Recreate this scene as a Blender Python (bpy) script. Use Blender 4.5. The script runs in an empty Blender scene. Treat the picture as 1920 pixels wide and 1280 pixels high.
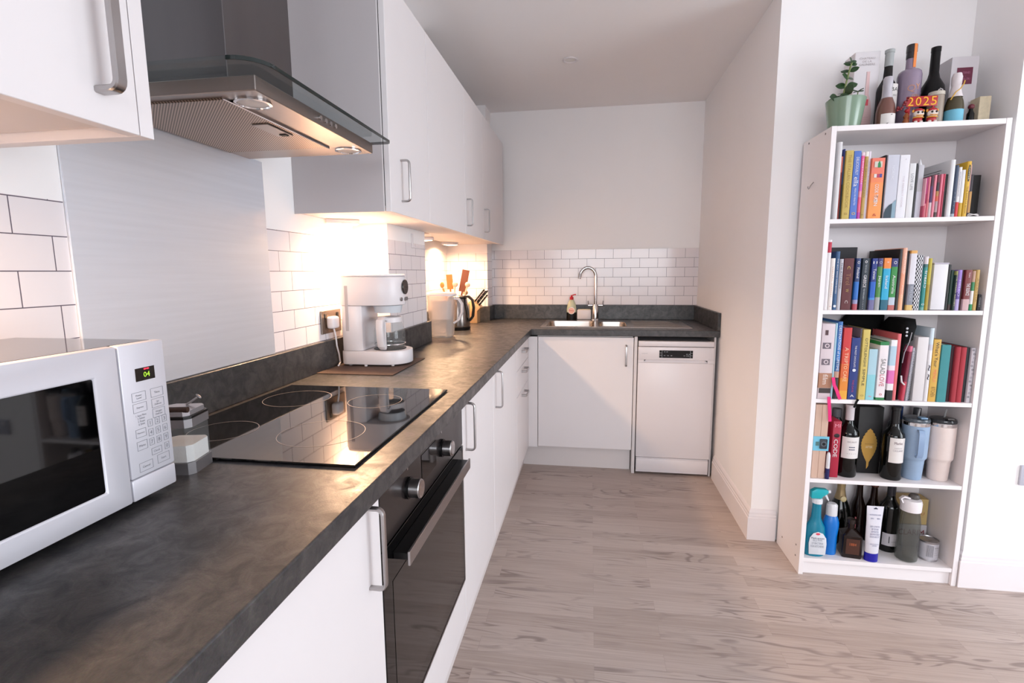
import bpy, bmesh, math, random
from mathutils import Matrix, Vector
random.seed(7)
SC = bpy.context.scene
COL = SC.collection
PI = math.pi

# ------------------------------------------------------------------ camera
CAM = Vector((.9814, 0, 1.2697))
_y, _p, _r = math.radians(8.8187), math.radians(-7.8532), math.radians(-.4036)
_f = Vector((-math.sin(_y)*math.cos(_p), math.cos(_y)*math.cos(_p), math.sin(_p)))
_x = Vector((math.cos(_y), math.sin(_y), 0)); _u = _x.cross(_f)
_X = _x*math.cos(_r)+_u*math.sin(_r); _U = _u*math.cos(_r)-_x*math.sin(_r)
cd = bpy.data.cameras.new('camera'); cam = bpy.data.objects.new('camera', cd); COL.objects.link(cam)
cam.matrix_world = Matrix(((_X.x, _U.x, -_f.x, CAM.x), (_X.y, _U.y, -_f.y, CAM.y), (_X.z, _U.z, -_f.z, CAM.z), (0, 0, 0, 1)))
cd.sensor_width = 36; cd.lens = 945.72/1920*36; cd.clip_start = .01
SC.camera = cam
# ------------------------------------------------------------------ view, world, daylight
SC.view_settings.view_transform = 'Standard'; SC.view_settings.look = 'None'
SC.view_settings.exposure = 0.27; SC.view_settings.gamma = 1
w = bpy.data.worlds.new('world'); SC.world = w; w.use_nodes = True
w.node_tree.nodes['Background'].inputs[0].default_value = (.72, .82, 1, 1)
w.node_tree.nodes['Background'].inputs[1].default_value = 1.2
def area_light(name, loc, direction, sx, sy, power, color, spread=PI):
    l = bpy.data.lights.new(name, 'AREA'); l.shape = 'RECTANGLE'; l.size = sx; l.size_y = sy
    l.energy = power; l.color = color; l.spread = spread
    o = bpy.data.objects.new(name, l); COL.objects.link(o); o.location = loc
    o.rotation_euler = Vector(direction).to_track_quat('-Z', 'Z').to_euler()
    return o
# daylight entering through the window in the right-hand wall and the one behind the camera
area_light('daylight_right', (5.6, -.1, 1.6), (-1, .0, -.03), 3.2, 2.4, 172, (.90, .96, 1))
area_light('daylight_rear', (.7, -6.2, 2.3), (.08, 1, -.12), 5, 3.2, 330, (.94, .97, 1))
LAMP_W = 10

# ------------------------------------------------------------------ materials
def lin(c):
    return tuple((x/255/12.92) if x/255 <= .04045 else ((x/255+.055)/1.055)**2.4 for x in c)
MATS = {}
def mat(name, rgb, rough=.5, metal=0., bump=0., bscale=200, var=0., vscale=8, spec=.5, coat=0., emit=0., trans=0., aniso=0., stretch=None):
    if name in MATS: return MATS[name]
    m = bpy.data.materials.new(name); m.use_nodes = True; nt = m.node_tree; N = nt.nodes; L = nt.links
    b = N['Principled BSDF']; c = lin(rgb)+(1,)
    b.inputs['Base Color'].default_value = c; b.inputs['Roughness'].default_value = rough
    b.inputs['Metallic'].default_value = metal; b.inputs['Specular IOR Level'].default_value = spec
    b.inputs['Coat Weight'].default_value = coat; b.inputs['Transmission Weight'].default_value = trans
    if aniso: b.inputs['Anisotropic'].default_value = aniso
    if emit:
        b.inputs['Emission Color'].default_value = c; b.inputs['Emission Strength'].default_value = emit
    tc = N.new('ShaderNodeTexCoord'); src = tc.outputs['Object']
    if stretch:
        mp = N.new('ShaderNodeMapping'); mp.inputs['Scale'].default_value = stretch; L.new(src, mp.inputs[0]); src = mp.outputs[0]
    # every surface carries a little procedural variation
    n = N.new('ShaderNodeTexNoise'); n.inputs['Scale'].default_value = vscale; n.inputs['Detail'].default_value = 4
    L.new(src, n.inputs['Vector'])
    mx = N.new('ShaderNodeMix'); mx.data_type = 'RGBA'; v = max(var, .015)
    mx.inputs['A'].default_value = tuple(x*(1-v) for x in c[:3])+(1,); mx.inputs['B'].default_value = tuple(min(1, x*(1+v)) for x in c[:3])+(1,)
    L.new(n.outputs['Fac'], mx.inputs['Factor']); L.new(mx.outputs['Result'], b.inputs['Base Color'])
    if bump:
        n2 = N.new('ShaderNodeTexNoise'); n2.inputs['Scale'].default_value = bscale; n2.inputs['Detail'].default_value = 3
        L.new(src, n2.inputs['Vector']); bp = N.new('ShaderNodeBump'); bp.inputs['Strength'].default_value = bump
        bp.inputs['Distance'].default_value = .002; L.new(n2.outputs['Fac'], bp.inputs['Height']); L.new(bp.outputs['Normal'], b.inputs['Normal'])
    MATS[name] = m; return m
def col(rgb, rough=.5, **k):
    return mat('paint_%02x%02x%02x_%d' % (*rgb, int(rough*100)), rgb, rough, **k)
def clear(name, rgb, alpha=.12, rough=.03):
    # thin clear material: tinted transparency under a glossy skin
    m = bpy.data.materials.new(name); m.use_nodes = True; nt = m.node_tree; N = nt.nodes; L = nt.links
    N.remove(N['Principled BSDF']); out = N['Material Output']
    t = N.new('ShaderNodeBsdfTransparent'); t.inputs[0].default_value = lin(rgb)+(1,)
    g = N.new('ShaderNodeBsdfGlossy'); g.inputs['Roughness'].default_value = rough
    d = N.new('ShaderNodeBsdfDiffuse'); d.inputs[0].default_value = lin(rgb)+(1,)
    m1 = N.new('ShaderNodeMixShader'); m1.inputs[0].default_value = alpha; L.new(t.outputs[0], m1.inputs[1]); L.new(d.outputs[0], m1.inputs[2])
    fr = N.new('ShaderNodeFresnel'); fr.inputs[0].default_value = 1.45
    m2 = N.new('ShaderNodeMixShader'); ge = N.new('ShaderNodeNewGeometry'); ff = N.new('ShaderNodeMath'); ff.operation = 'SUBTRACT'; ff.use_clamp = True; L.new(fr.outputs[0], ff.inputs[0]); L.new(ge.outputs['Backfacing'], ff.inputs[1]); L.new(ff.outputs[0], m2.inputs[0]); L.new(m1.outputs[0], m2.inputs[1]); L.new(g.outputs[0], m2.inputs[2])
    L.new(m2.outputs[0], out.inputs[0]); MATS[name] = m; return m

M_WALL = mat('wall_paint', (247, 244, 244), .85, bump=.05, bscale=300, var=.02, vscale=3)
M_CEIL = mat('ceiling_paint', (248, 245, 245), .9, var=.02, vscale=2)
M_TRIM = mat('trim_gloss_paint', (232, 226, 228), .4)
M_DOOR = mat('white_matt_cabinet_front', (232, 227, 228), .42, var=.01)
M_CARC = mat('white_carcass_board', (222, 215, 214), .5)
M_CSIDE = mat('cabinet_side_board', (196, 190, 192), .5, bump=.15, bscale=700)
M_GAP = mat('shadow_gap_black', (14, 12, 14), .6)
M_STEEL = mat('brushed_steel', (232, 236, 244), .34, .6, var=.06, vscale=3, bump=.05, bscale=60, stretch=(1, 1, 30))
M_HOOD = mat('brushed_hood_steel', (150, 142, 138), .33, 1, var=.08, vscale=3, bump=.05, bscale=60, stretch=(1, 1, 30))
M_CHIM = mat('brushed_chimney_steel', (112, 110, 112), .36, 1, var=.12, vscale=2.5, stretch=(6, 6, .5))
M_NICK = mat('satin_nickel', (176, 172, 172), .28, 1)
M_CHROME = mat('polished_chrome', (215, 212, 212), .08, 1)
M_SINK = mat('sink_stainless', (176, 166, 158), .26, 1, var=.05)
M_BGLASS = mat('black_glass', (2, 2, 3), .035, spec=.5)
M_BPLAS = mat('black_plastic', (10, 9, 10), .35, spec=.35)
M_BSOFT = mat('black_fabric', (6, 6, 7), .8, spec=.2, bump=.3, bscale=300)
M_WPLAS = mat('white_plastic', (226, 220, 222), .33)
M_SHELF = mat('white_foil_shelf', (232, 226, 227), .45, var=.01)
M_PAGE = mat('paper_pages', (226, 219, 208), .9, bump=.4, bscale=600, stretch=(20, 1, 1))
M_GLASS = clear('clear_glass', (244, 246, 246), .05)
M_HGLASS = clear('hood_glass', (236, 241, 241), .02)
M_HEDGE = mat('glass_edge_green', (22, 34, 34), .12)
M_JUG = clear('frosted_jug_plastic', (240, 234, 230), .32, .15)
M_BOTC = clear('grey_bottle_plastic', (186, 188, 184), .10, .06)
M_WINE = mat('dark_wine_glass', (5, 6, 5), .07, spec=.4)
M_LENS = mat('warm_lamp_lens', (255, 214, 160), .4, emit=9)
M_WOODK = mat('beech_wood', (206, 164, 118), .45, var=.12, vscale=14, stretch=(1, 1, .2))
M_SPAT = mat('dark_spatula_wood', (108, 52, 28), .5, var=.25, vscale=30, stretch=(1, 1, .2))
M_SPAT2 = mat('light_spatula_wood', (184, 118, 56), .5, var=.2, vscale=30, stretch=(1, 1, .2))
M_BOXW = mat('pale_wood_box', (196, 164, 146), .6, var=.1, vscale=25, stretch=(3, 3, .15))

def mat_tile(name, bw, rh, ox, oz, tint=(236, 229, 231)):
    m = bpy.data.materials.new(name); m.use_nodes = True; nt = m.node_tree; N = nt.nodes; L = nt.links; b = N['Principled BSDF']
    uv = N.new('ShaderNodeUVMap'); mp = N.new('ShaderNodeMapping'); mp.inputs['Location'].default_value = (-ox, -oz, 0); L.new(uv.outputs[0], mp.inputs[0])
    br = N.new('ShaderNodeTexBrick'); br.offset = .5; br.inputs['Scale'].default_value = 1; br.inputs['Brick Width'].default_value = bw
    br.inputs['Row Height'].default_value = rh; br.inputs['Mortar Size'].default_value = .0011; br.inputs['Mortar Smooth'].default_value = .25
    br.inputs['Color1'].default_value = lin(tint)+(1,); br.inputs['Color2'].default_value = lin(tuple(x-3 for x in tint))+(1,)
    br.inputs['Mortar'].default_value = lin((96, 86, 98))+(1,); L.new(mp.outputs[0], br.inputs['Vector'])
    L.new(br.outputs['Color'], b.inputs['Base Color'])
    rr = N.new('ShaderNodeMapRange'); rr.inputs['To Min'].default_value = .16; rr.inputs['To Max'].default_value = .8; L.new(br.outputs['Fac'], rr.inputs[0]); L.new(rr.outputs[0], b.inputs['Roughness'])
    n = N.new('ShaderNodeTexNoise'); n.inputs['Scale'].default_value = 6; L.new(uv.outputs[0], n.inputs['Vector'])
    ad = N.new('ShaderNodeMath'); ad.operation = 'MULTIPLY_ADD'; ad.inputs[1].default_value = -1; L.new(br.outputs['Fac'], ad.inputs[0]); L.new(n.outputs['Fac'], ad.inputs[2])
    bp = N.new('ShaderNodeBump'); bp.inputs['Strength'].default_value = .25; bp.inputs['Distance'].default_value = .002; L.new(ad.outputs[0], bp.inputs['Height']); L.new(bp.outputs['Normal'], b.inputs['Normal'])
    return m
M_TILE_L = mat_tile('white_metro_tile_left', .13, .064, .742, 1.021)
M_TILE_R = mat_tile('white_metro_tile_right_of_steel', .13, .064, 1.43, 1.021)
M_TILE_P = mat_tile('white_metro_tile_pillar', .13, .066, .02, 1.018)
M_TILE_B = mat_tile('white_metro_tile_back', .1275, .0684, .381-.1275*3, 1.021)

def mat_floor():
    m = bpy.data.materials.new('grey_oak_strip_floor'); m.use_nodes = True; nt = m.node_tree; N = nt.nodes; L = nt.links; b = N['Principled BSDF']
    uv = N.new('ShaderNodeUVMap')
    br = N.new('ShaderNodeTexBrick'); br.offset = .37; br.offset_frequency = 2; br.squash = 1; br.inputs['Scale'].default_value = 1
    br.inputs['Brick Width'].default_value = .62; br.inputs['Row Height'].default_value = .072; br.inputs['Mortar Size'].default_value = .0004; br.inputs['Mortar Smooth'].default_value = .6
    br.inputs['Color1'].default_value = (0, 0, 0, 1); br.inputs['Color2'].default_value = (1, 1, 1, 1); br.inputs['Mortar'].default_value = (.1, .1, .1, 1)
    L.new(uv.outputs[0], br.inputs['Vector'])
    # shift the grain per strip so figures differ from board to board
    sep = N.new('ShaderNodeSeparateXYZ'); L.new(uv.outputs[0], sep.inputs[0])
    cr = N.new('ShaderNodeMath'); cr.operation = 'MULTIPLY'; cr.inputs[1].default_value = 9.7; L.new(br.outputs['Color'], cr.inputs[0])
    ax = N.new('ShaderNodeMath'); ax.operation = 'ADD'; L.new(sep.outputs[0], ax.inputs[0]); L.new(cr.outputs[0], ax.inputs[1])
    cb = N.new('ShaderNodeCombineXYZ'); L.new(ax.outputs[0], cb.inputs[0]); L.new(sep.outputs[1], cb.inputs[1]); L.new(cr.outputs[0], cb.inputs[2])
    mp = N.new('ShaderNodeMapping'); mp.inputs['Scale'].default_value = (1.2, 9, 1); L.new(cb.outputs[0], mp.inputs[0])
    wv = N.new('ShaderNodeTexNoise'); wv.inputs['Scale'].default_value = 1.5; wv.inputs['Detail'].default_value = 2; wv.inputs['Distortion'].default_value = .6; L.new(mp.outputs[0], wv.inputs['Vector'])
    ring = N.new('ShaderNodeMath'); ring.operation = 'MULTIPLY'; ring.inputs[1].default_value = 60; L.new(wv.outputs['Fac'], ring.inputs[0])
    sn = N.new('ShaderNodeMath'); sn.operation = 'SINE'; L.new(ring.outputs[0], sn.inputs[0])
    gm = N.new('ShaderNodeTexNoise'); gm.inputs['Scale'].default_value = 2.2; L.new(cb.outputs[0], gm.inputs['Vector'])
    gr = N.new('ShaderNodeMapRange'); gr.inputs['From Min'].default_value = .45; gr.inputs['From Max'].default_value = .62; L.new(gm.outputs['Fac'], gr.inputs[0])
    pw = N.new('ShaderNodeMapRange'); pw.inputs['From Min'].default_value = .35; pw.inputs['From Max'].default_value = 1; L.new(sn.outputs[0], pw.inputs[0])
    mm = N.new('ShaderNodeMath'); mm.operation = 'MULTIPLY'; L.new(pw.outputs[0], mm.inputs[0]); L.new(gr.outputs[0], mm.inputs[1])
    mp2 = N.new('ShaderNodeMapping'); mp2.inputs['Scale'].default_value = (5, 160, 1); L.new(cb.outputs[0], mp2.inputs[0])
    fine = N.new('ShaderNodeTexNoise'); fine.inputs['Scale'].default_value = 1; fine.inputs['Detail'].default_value = 4; L.new(mp2.outputs[0], fine.inputs['Vector'])
    ramp = N.new('ShaderNodeMix'); ramp.data_type = 'RGBA'; ramp.inputs['A'].default_value = lin((148, 130, 120))+(1,); ramp.inputs['B'].default_value = lin((204, 189, 182))+(1,)
    f2 = N.new('ShaderNodeMath'); f2.operation = 'MULTIPLY_ADD'; f2.inputs[1].default_value = .26; L.new(br.outputs['Color'], f2.inputs[0])
    f3 = N.new('ShaderNodeMath'); f3.operation = 'MULTIPLY'; f3.inputs[1].default_value = .7; L.new(fine.outputs['Fac'], f3.inputs[0]); L.new(f3.outputs[0], f2.inputs[2])
    L.new(f2.outputs[0], ramp.inputs['Factor'])
    dk = N.new('ShaderNodeMix'); dk.data_type = 'RGBA'; dk.inputs['B'].default_value = lin((86, 68, 64))+(1,); L.new(ramp.outputs['Result'], dk.inputs['A'])
    df = N.new('ShaderNodeMath'); df.operation = 'MULTIPLY'; df.inputs[1].default_value = .5; L.new(mm.outputs[0], df.inputs[0]); L.new(df.outputs[0], dk.inputs['Factor'])
    mo = N.new('ShaderNodeMix'); mo.data_type = 'RGBA'; mo.inputs['B'].default_value = lin((120, 104, 100))+(1,); L.new(dk.outputs['Result'], mo.inputs['A'])
    mf = N.new('ShaderNodeMath'); mf.operation = 'MULTIPLY'; mf.inputs[1].default_value = .5; L.new(br.outputs['Fac'], mf.inputs[0]); L.new(mf.outputs[0], mo.inputs['Factor'])
    L.new(mo.outputs['Result'], b.inputs['Base Color']); b.inputs['Roughness'].default_value = .48
    return m
M_FLOOR = mat_floor()
def mat_top():
    m = bpy.data.materials.new('slate_laminate_worktop'); m.use_nodes = True; nt = m.node_tree; N = nt.nodes; L = nt.links; b = N['Principled BSDF']
    tc = N.new('ShaderNodeTexCoord')
    n1 = N.new('ShaderNodeTexNoise'); n1.inputs['Scale'].default_value = 26; n1.inputs['Detail'].default_value = 8; n1.inputs['Roughness'].default_value = .7; n1.inputs['Distortion'].default_value = .8; L.new(tc.outputs['Object'], n1.inputs['Vector'])
    n2 = N.new('ShaderNodeTexNoise'); n2.inputs['Scale'].default_value = 420; n2.inputs['Detail'].default_value = 2; L.new(tc.outputs['Object'], n2.inputs['Vector'])
    cr = N.new('ShaderNodeValToRGB'); e = cr.color_ramp.elements; e[0].position = .38; e[0].color = lin((42, 42, 46))+(1,); e[1].position = .72; e[1].color = lin((80, 74, 72))+(1,)
    L.new(n1.outputs['Fac'], cr.inputs[0])
    mx = N.new('ShaderNodeMix'); mx.data_type = 'RGBA'; mx.blend_type = 'OVERLAY'; mx.inputs['Factor'].default_value = .55; L.new(cr.outputs[0], mx.inputs['A']); L.new(n2.outputs['Color'], mx.inputs['B'])
    hs = N.new('ShaderNodeHueSaturation'); hs.inputs['Saturation'].default_value = .55; L.new(mx.outputs['Result'], hs.inputs['Color']); L.new(hs.outputs[0], b.inputs['Base Color'])
    rr = N.new('ShaderNodeMapRange'); rr.inputs['From Min'].default_value = .35; rr.inputs['From Max'].default_value = .7; rr.inputs['To Min'].default_value = .46; rr.inputs['To Max'].default_value = .28; L.new(n1.outputs['Fac'], rr.inputs[0]); L.new(rr.outputs[0], b.inputs['Roughness'])
    bp = N.new('ShaderNodeBump'); bp.inputs['Strength'].default_value = .12; bp.inputs['Distance'].default_value = .001; L.new(n2.outputs['Fac'], bp.inputs['Height']); L.new(bp.outputs['Normal'], b.inputs['Normal'])
    return m
M_TOP = mat_top()
def mat_mesh_filter():
    m = mat('hood_filter_mesh', (150, 135, 126), .38, 1); nt = m.node_tree; N = nt.nodes; L = nt.links; b = N['Principled BSDF']
    tc = N.new('ShaderNodeTexCoord'); wv = N.new('ShaderNodeTexWave'); wv.bands_direction = 'DIAGONAL'; wv.inputs['Scale'].default_value = 95; L.new(tc.outputs['Object'], wv.inputs['Vector'])
    mx = N.new('ShaderNodeMix'); mx.data_type = 'RGBA'; mx.inputs['A'].default_value = lin((86, 76, 70))+(1,); mx.inputs['B'].default_value = lin((182, 164, 150))+(1,)
    L.new(wv.outputs['Fac'], mx.inputs['Factor']); L.new(mx.outputs['Result'], b.inputs['Base Color'])
    return m
M_FILTER = mat_mesh_filter()
def mat_gingham():
    m = mat('black_gingham_cloth', (200, 200, 205), .8); nt = m.node_tree; N = nt.nodes; L = nt.links; b = N['Principled BSDF']
    tc = N.new('ShaderNodeTexCoord'); ck = N.new('ShaderNodeTexChecker'); ck.inputs['Scale'].default_value = 125
    ck.inputs[1].default_value = lin((30, 30, 36))+(1,); ck.inputs[2].default_value = lin((214, 212, 216))+(1,)
    L.new(tc.outputs['Object'], ck.inputs[0]); L.new(ck.outputs[0], b.inputs['Base Color']); return m
M_GING = mat_gingham()

# ------------------------------------------------------------------ geometry helpers
class MB:
    def __init__(s): s.bm = bmesh.new(); s.ms = []
    def mi(s, m):
        if m not in s.ms: s.ms.append(m)
        return s.ms.index(m)
    def _merge(s, tmp, m, M=None):
        if M is not None: bmesh.ops.transform(tmp, matrix=M, verts=tmp.verts)
        i = s.mi(m)
        for f in tmp.faces: f.material_index = i
        me = bpy.data.meshes.new('t'); tmp.to_mesh(me); tmp.free(); s.bm.from_mesh(me); bpy.data.meshes.remove(me); return s
    def box(s, x0, x1, y0, y1, z0, z1, m, bev=0., seg=2, M=None):
        t = bmesh.new(); bmesh.ops.create_cube(t, size=1)
        bmesh.ops.transform(t, matrix=Matrix.Translation(((x0+x1)/2, (y0+y1)/2, (z0+z1)/2)) @ Matrix.Diagonal((x1-x0, y1-y0, z1-z0, 1)), verts=t.verts)
        if bev: bmesh.ops.bevel(t, geom=t.edges[:], offset=bev, segments=seg, profile=.5, affect='EDGES')
        return s._merge(t, m, M)
    def prism(s, pts, a0, a1, m, axis='z', bev=0., M=None):
        t = bmesh.new()
        def P(p, a): return {'z': (p[0], p[1], a), 'y': (p[0], a, p[1]), 'x': (a, p[0], p[1])}[axis]
        lo = [t.verts.new(P(p, a0)) for p in pts]; hi = [t.verts.new(P(p, a1)) for p in pts]; n = len(pts)
        t.faces.new(lo[::-1]); t.faces.new(hi)
        for i in range(n): t.faces.new((lo[i], lo[(i+1) % n], hi[(i+1) % n], hi[i]))
        bmesh.ops.recalc_face_normals(t, faces=t.faces)
        if bev:
            es = [e for e in t.edges if len(e.link_faces) == 2 and e.calc_face_angle(0) > .6]
            bmesh.ops.bevel(t, geom=es, offset=bev, segments=2, profile=.5, affect='EDGES')
        return s._merge(t, m, M)
    def lathe(s, prof, m, c=(0, 0, 0), seg=32, M=None, sy=1., a0=0, a1=2*PI):
        t = bmesh.new(); full = abs(a1-a0-2*PI) < 1e-6; ns = seg if full else seg+1; rings = []
        for r, z in prof:
            if r < 1e-6: rings.append([t.verts.new((c[0], c[1], c[2]+z))])
            else: rings.append([t.verts.new((c[0]+r*math.cos(a0+(a1-a0)*i/seg), c[1]+sy*r*math.sin(a0+(a1-a0)*i/seg), c[2]+z)) for i in range(ns)])
        for A, B in zip(rings, rings[1:]):
            for i in range(seg):
                j = (i+1) % ns if full else i+1
                if len(A) == 1 and len(B) == 1: continue
                if len(A) == 1: t.faces.new((A[0], B[j], B[i]))
                elif len(B) == 1: t.faces.new((A[i], A[j], B[0]))
                else: t.faces.new((A[i], A[j], B[j], B[i]))
        bmesh.ops.recalc_face_normals(t, faces=t.faces)
        return s._merge(t, m, M)
    def cyl(s, c, r, h, m, axis='z', r2=None, seg=28, bev=0.):
        r2 = r if r2 is None else r2; b = bev
        prof = [(0, 0), (r-b, 0), (r, b), (r2, h-b), (r2-b, h), (0, h)] if b else [(0, 0), (r, 0), (r2, h), (0, h)]
        R = {'z': Matrix(), 'x': Matrix.Rotation(PI/2, 4, 'Y'), 'y': Matrix.Rotation(-PI/2, 4, 'X')}[axis]
        return s.lathe(prof, m, seg=seg, M=Matrix.Translation(c) @ R)
    def sweep(s, pts, m, r=.003, sec=None, n=None, closed=False, seg=10):
        pts = [Vector(p) for p in pts]; t = bmesh.new()
        sec = sec or [(r*math.cos(2*PI*i/seg), r*math.sin(2*PI*i/seg)) for i in range(seg)]
        rings = []; N = len(pts); prev = Vector(n) if n else None
        for i, p in enumerate(pts):
            if closed: d = pts[(i+1) % N]-pts[i-1]
            else: d = pts[min(i+1, N-1)]-pts[max(i-1, 0)]
            d.normalize()
            if prev is None:
                prev = Vector((0, 0, 1)) if abs(d.z) < .9 else Vector((1, 0, 0))
            u = prev-d*prev.dot(d); u.normalize(); v = d.cross(u)
            if n is None: prev = u
            rings.append([t.verts.new(p+u*a+v*b) for a, b in sec])
        k = len(sec)
        for i in range(N if closed else N-1):
            A, B = rings[i], rings[(i+1) % N]
            for j in range(k): t.faces.new((A[j], A[(j+1) % k], B[(j+1) % k], B[j]))
        if not closed: t.faces.new(rings[0][::-1]); t.faces.new(rings[-1])
        bmesh.ops.recalc_face_normals(t, faces=t.faces)
        return s._merge(t, m)
    def sphere(s, c, r, m, sc=(1, 1, 1), seg=16, M=None):
        t = bmesh.new(); bmesh.ops.create_uvsphere(t, u_segments=seg, v_segments=max(6, seg//2), radius=r)
        bmesh.ops.transform(t, matrix=Matrix.Translation(c) @ (M or Matrix()) @ Matrix.Diagonal((*sc, 1)), verts=t.verts)
        return s._merge(t, m)
    def quad(s, vs, m):
        t = bmesh.new(); t.faces.new([t.verts.new(v) for v in vs]); return s._merge(t, m)
    def build(s, name, parent=None, ang=35, bevel=0.):
        me = bpy.data.meshes.new(name); s.bm.to_mesh(me); s.bm.free()
        for m in s.ms: me.materials.append(m)
        me.shade_smooth(); me.set_sharp_from_angle(angle=math.radians(ang))
        o = bpy.data.objects.new(name, me); COL.objects.link(o)
        if parent: o.parent = parent
        if bevel:
            b = o.modifiers.new('bevel', 'BEVEL'); b.width = bevel; b.segments = 2; b.limit_method = 'ANGLE'; b.angle_limit = .8
        return o
def thing(name, label, cat, loc=(0, 0, 0), rz=0, group=None):
    o = bpy.data.objects.new(name, None); COL.objects.link(o); o.location = loc; o.rotation_euler = (0, 0, rz)
    o.empty_display_size = .05; o['label'] = label; o['category'] = cat
    if group: o['group'] = group
    return o
def tag(o, label, cat, group=None):
    o['label'] = label; o['category'] = cat
    if group: o['group'] = group
    return o
def struct(o): o['kind'] = 'structure'; return o
def frame_down(): return Vector((0, 0, -1)), Vector((1, 0, 0)), Vector((0, -1, 0))
BAS = {'down': ((0, 0, -1), (1, 0, 0), (0, -1, 0)), 'up': ((0, 0, 1), (-1, 0, 0), (0, -1, 0)),
       'front': ((1, 0, 0), (0, 0, 1), (0, -1, 0)), 'side': ((0, 1, 0), (0, 0, 1), (1, 0, 0))}
def letters(s, c, length, height, m, parent, basis='front', name='lettering', depth=.0003, cyl=None, keep=False):
    """text fitted into length x height, centred on c; cyl=(cx, cy, r) wraps it round a bottle"""
    cu = bpy.data.curves.new('txt', 'FONT'); cu.body = s; cu.align_x = 'CENTER'; cu.align_y = 'CENTER'; cu.extrude = 0; cu.resolution_u = 2
    t = bpy.data.objects.new('txt', cu); me = bpy.data.meshes.new_from_object(t); bpy.data.objects.remove(t)
    if not me.vertices: return None
    xs = [v.co.x for v in me.vertices]; ys = [v.co.y for v in me.vertices]
    cx, cy = (min(xs)+max(xs))/2, (min(ys)+max(ys))/2; sx = length/max(max(xs)-min(xs), 1e-6); sy = height/max(max(ys)-min(ys), 1e-6)
    if keep: sx = sy = min(sx, sy)
    X, Y, Z = [Vector(v) for v in (BAS[basis] if isinstance(basis, str) else basis)]
    for v in me.vertices:
        a, b = (v.co.x-cx)*sx, (v.co.y-cy)*sy
        if cyl:
            ang = (c[0]-cyl[0]+a)/cyl[2] if abs(c[0]-cyl[0]) < 5 else a/cyl[2]
            v.co = Vector((cyl[0]+cyl[2]*math.sin(ang), cyl[1]-cyl[2]*math.cos(ang), c[2]+b))
        else: v.co = Vector(c)+X*a+Y*b+Z*depth
    me.name = name; me.materials.append(m)
    o = bpy.data.objects.new(name, me); COL.objects.link(o); o.parent = parent
    return o

# ------------------------------------------------------------------ room shell
ZC = 2.43; XR = 4.6; YB = -3.0; YE = 3.84
def path_wall(name, pts, levels):
    """vertical wall following plan points; levels=[(z0,z1,[material per segment])]; UV in metres"""
    bm = bmesh.new(); uvl = bm.loops.layers.uv.new('UVMap'); ms = []
    for z0, z1, mm in levels:
        for i in range(len(pts)-1):
            m = mm[i]
            if m is None: continue
            (x0, y0), (x1, y1) = pts[i], pts[i+1]
            f = bm.faces.new([bm.verts.new(v) for v in ((x0, y0, z0), (x1, y1, z0), (x1, y1, z1), (x0, y0, z1))])
            hx = abs(x1-x0) > abs(y1-y0)
            for lp in f.loops:
                lp[uvl].uv = ((lp.vert.co.x if hx else lp.vert.co.y), lp.vert.co.z)
            if m not in ms: ms.append(m)
            f.material_index = ms.index(m)
    bmesh.ops.remove_doubles(bm, verts=bm.verts, dist=1e-5)
    me = bpy.data.meshes.new(name); bm.to_mesh(me); bm.free()
    for m in ms: me.materials.append(m)
    o = bpy.data.objects.new(name, me); COL.objects.link(o); return struct(o)
def solid(o, t):
    md = o.modifiers.new('thick', 'SOLIDIFY'); md.thickness = t; md.offset = 1; return o
W = M_WALL
pl = [(0, YB), (0, .8345), (0, 1.4355), (0, 2.02), (.15, 2.02), (.15, 2.5), (-.07, 2.5), (-.07, 3.66), (.235, 3.66), (.235, YE)]
solid(path_wall('wall_left', pl, [(0, 1.02, [W]*9), (1.02, 1.407, [M_TILE_L, W, M_TILE_R, M_TILE_P, M_TILE_P, M_TILE_P, M_TILE_P, M_TILE_P, M_TILE_P]), (1.407, ZC, [W]*9)]), -.06)
solid(path_wall('wall_back', [(.235, YE), (1.7497, YE)], [(0, 1.02, [W]), (1.02, 1.431, [M_TILE_B]), (1.431, ZC, [W])]), -.06)
solid(path_wall('wall_right', [(1.7497, YE), (1.7497, 2.41), (2.475, 2.41), (2.475, 2.142), (XR, 2.142)], [(0, ZC, [W]*4)]), -.06)
def quad_obj(name, vs, m):
    bm = bmesh.new(); uvl = bm.loops.layers.uv.new('UVMap'); f = bm.faces.new([bm.verts.new(v) for v in vs])
    for lp in f.loops: lp[uvl].uv = (lp.vert.co.x, lp.vert.co.y)
    me = bpy.data.meshes.new(name); bm.to_mesh(me); bm.free(); me.materials.append(m)
    o = bpy.data.objects.new(name, me); COL.objects.link(o); return struct(o)
solid(quad_obj('floor', [(-.2, YB-.1, 0), (XR+.1, YB-.1, 0), (XR+.1, YE+.1, 0), (-.2, YE+.1, 0)], M_FLOOR), -.05)
solid(quad_obj('ceiling', [(-.2, YB-.1, ZC), (-.2, YE+.1, ZC), (XR+.1, YE+.1, ZC), (XR+.1, YB-.1, ZC)], M_CEIL), -.05)
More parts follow.
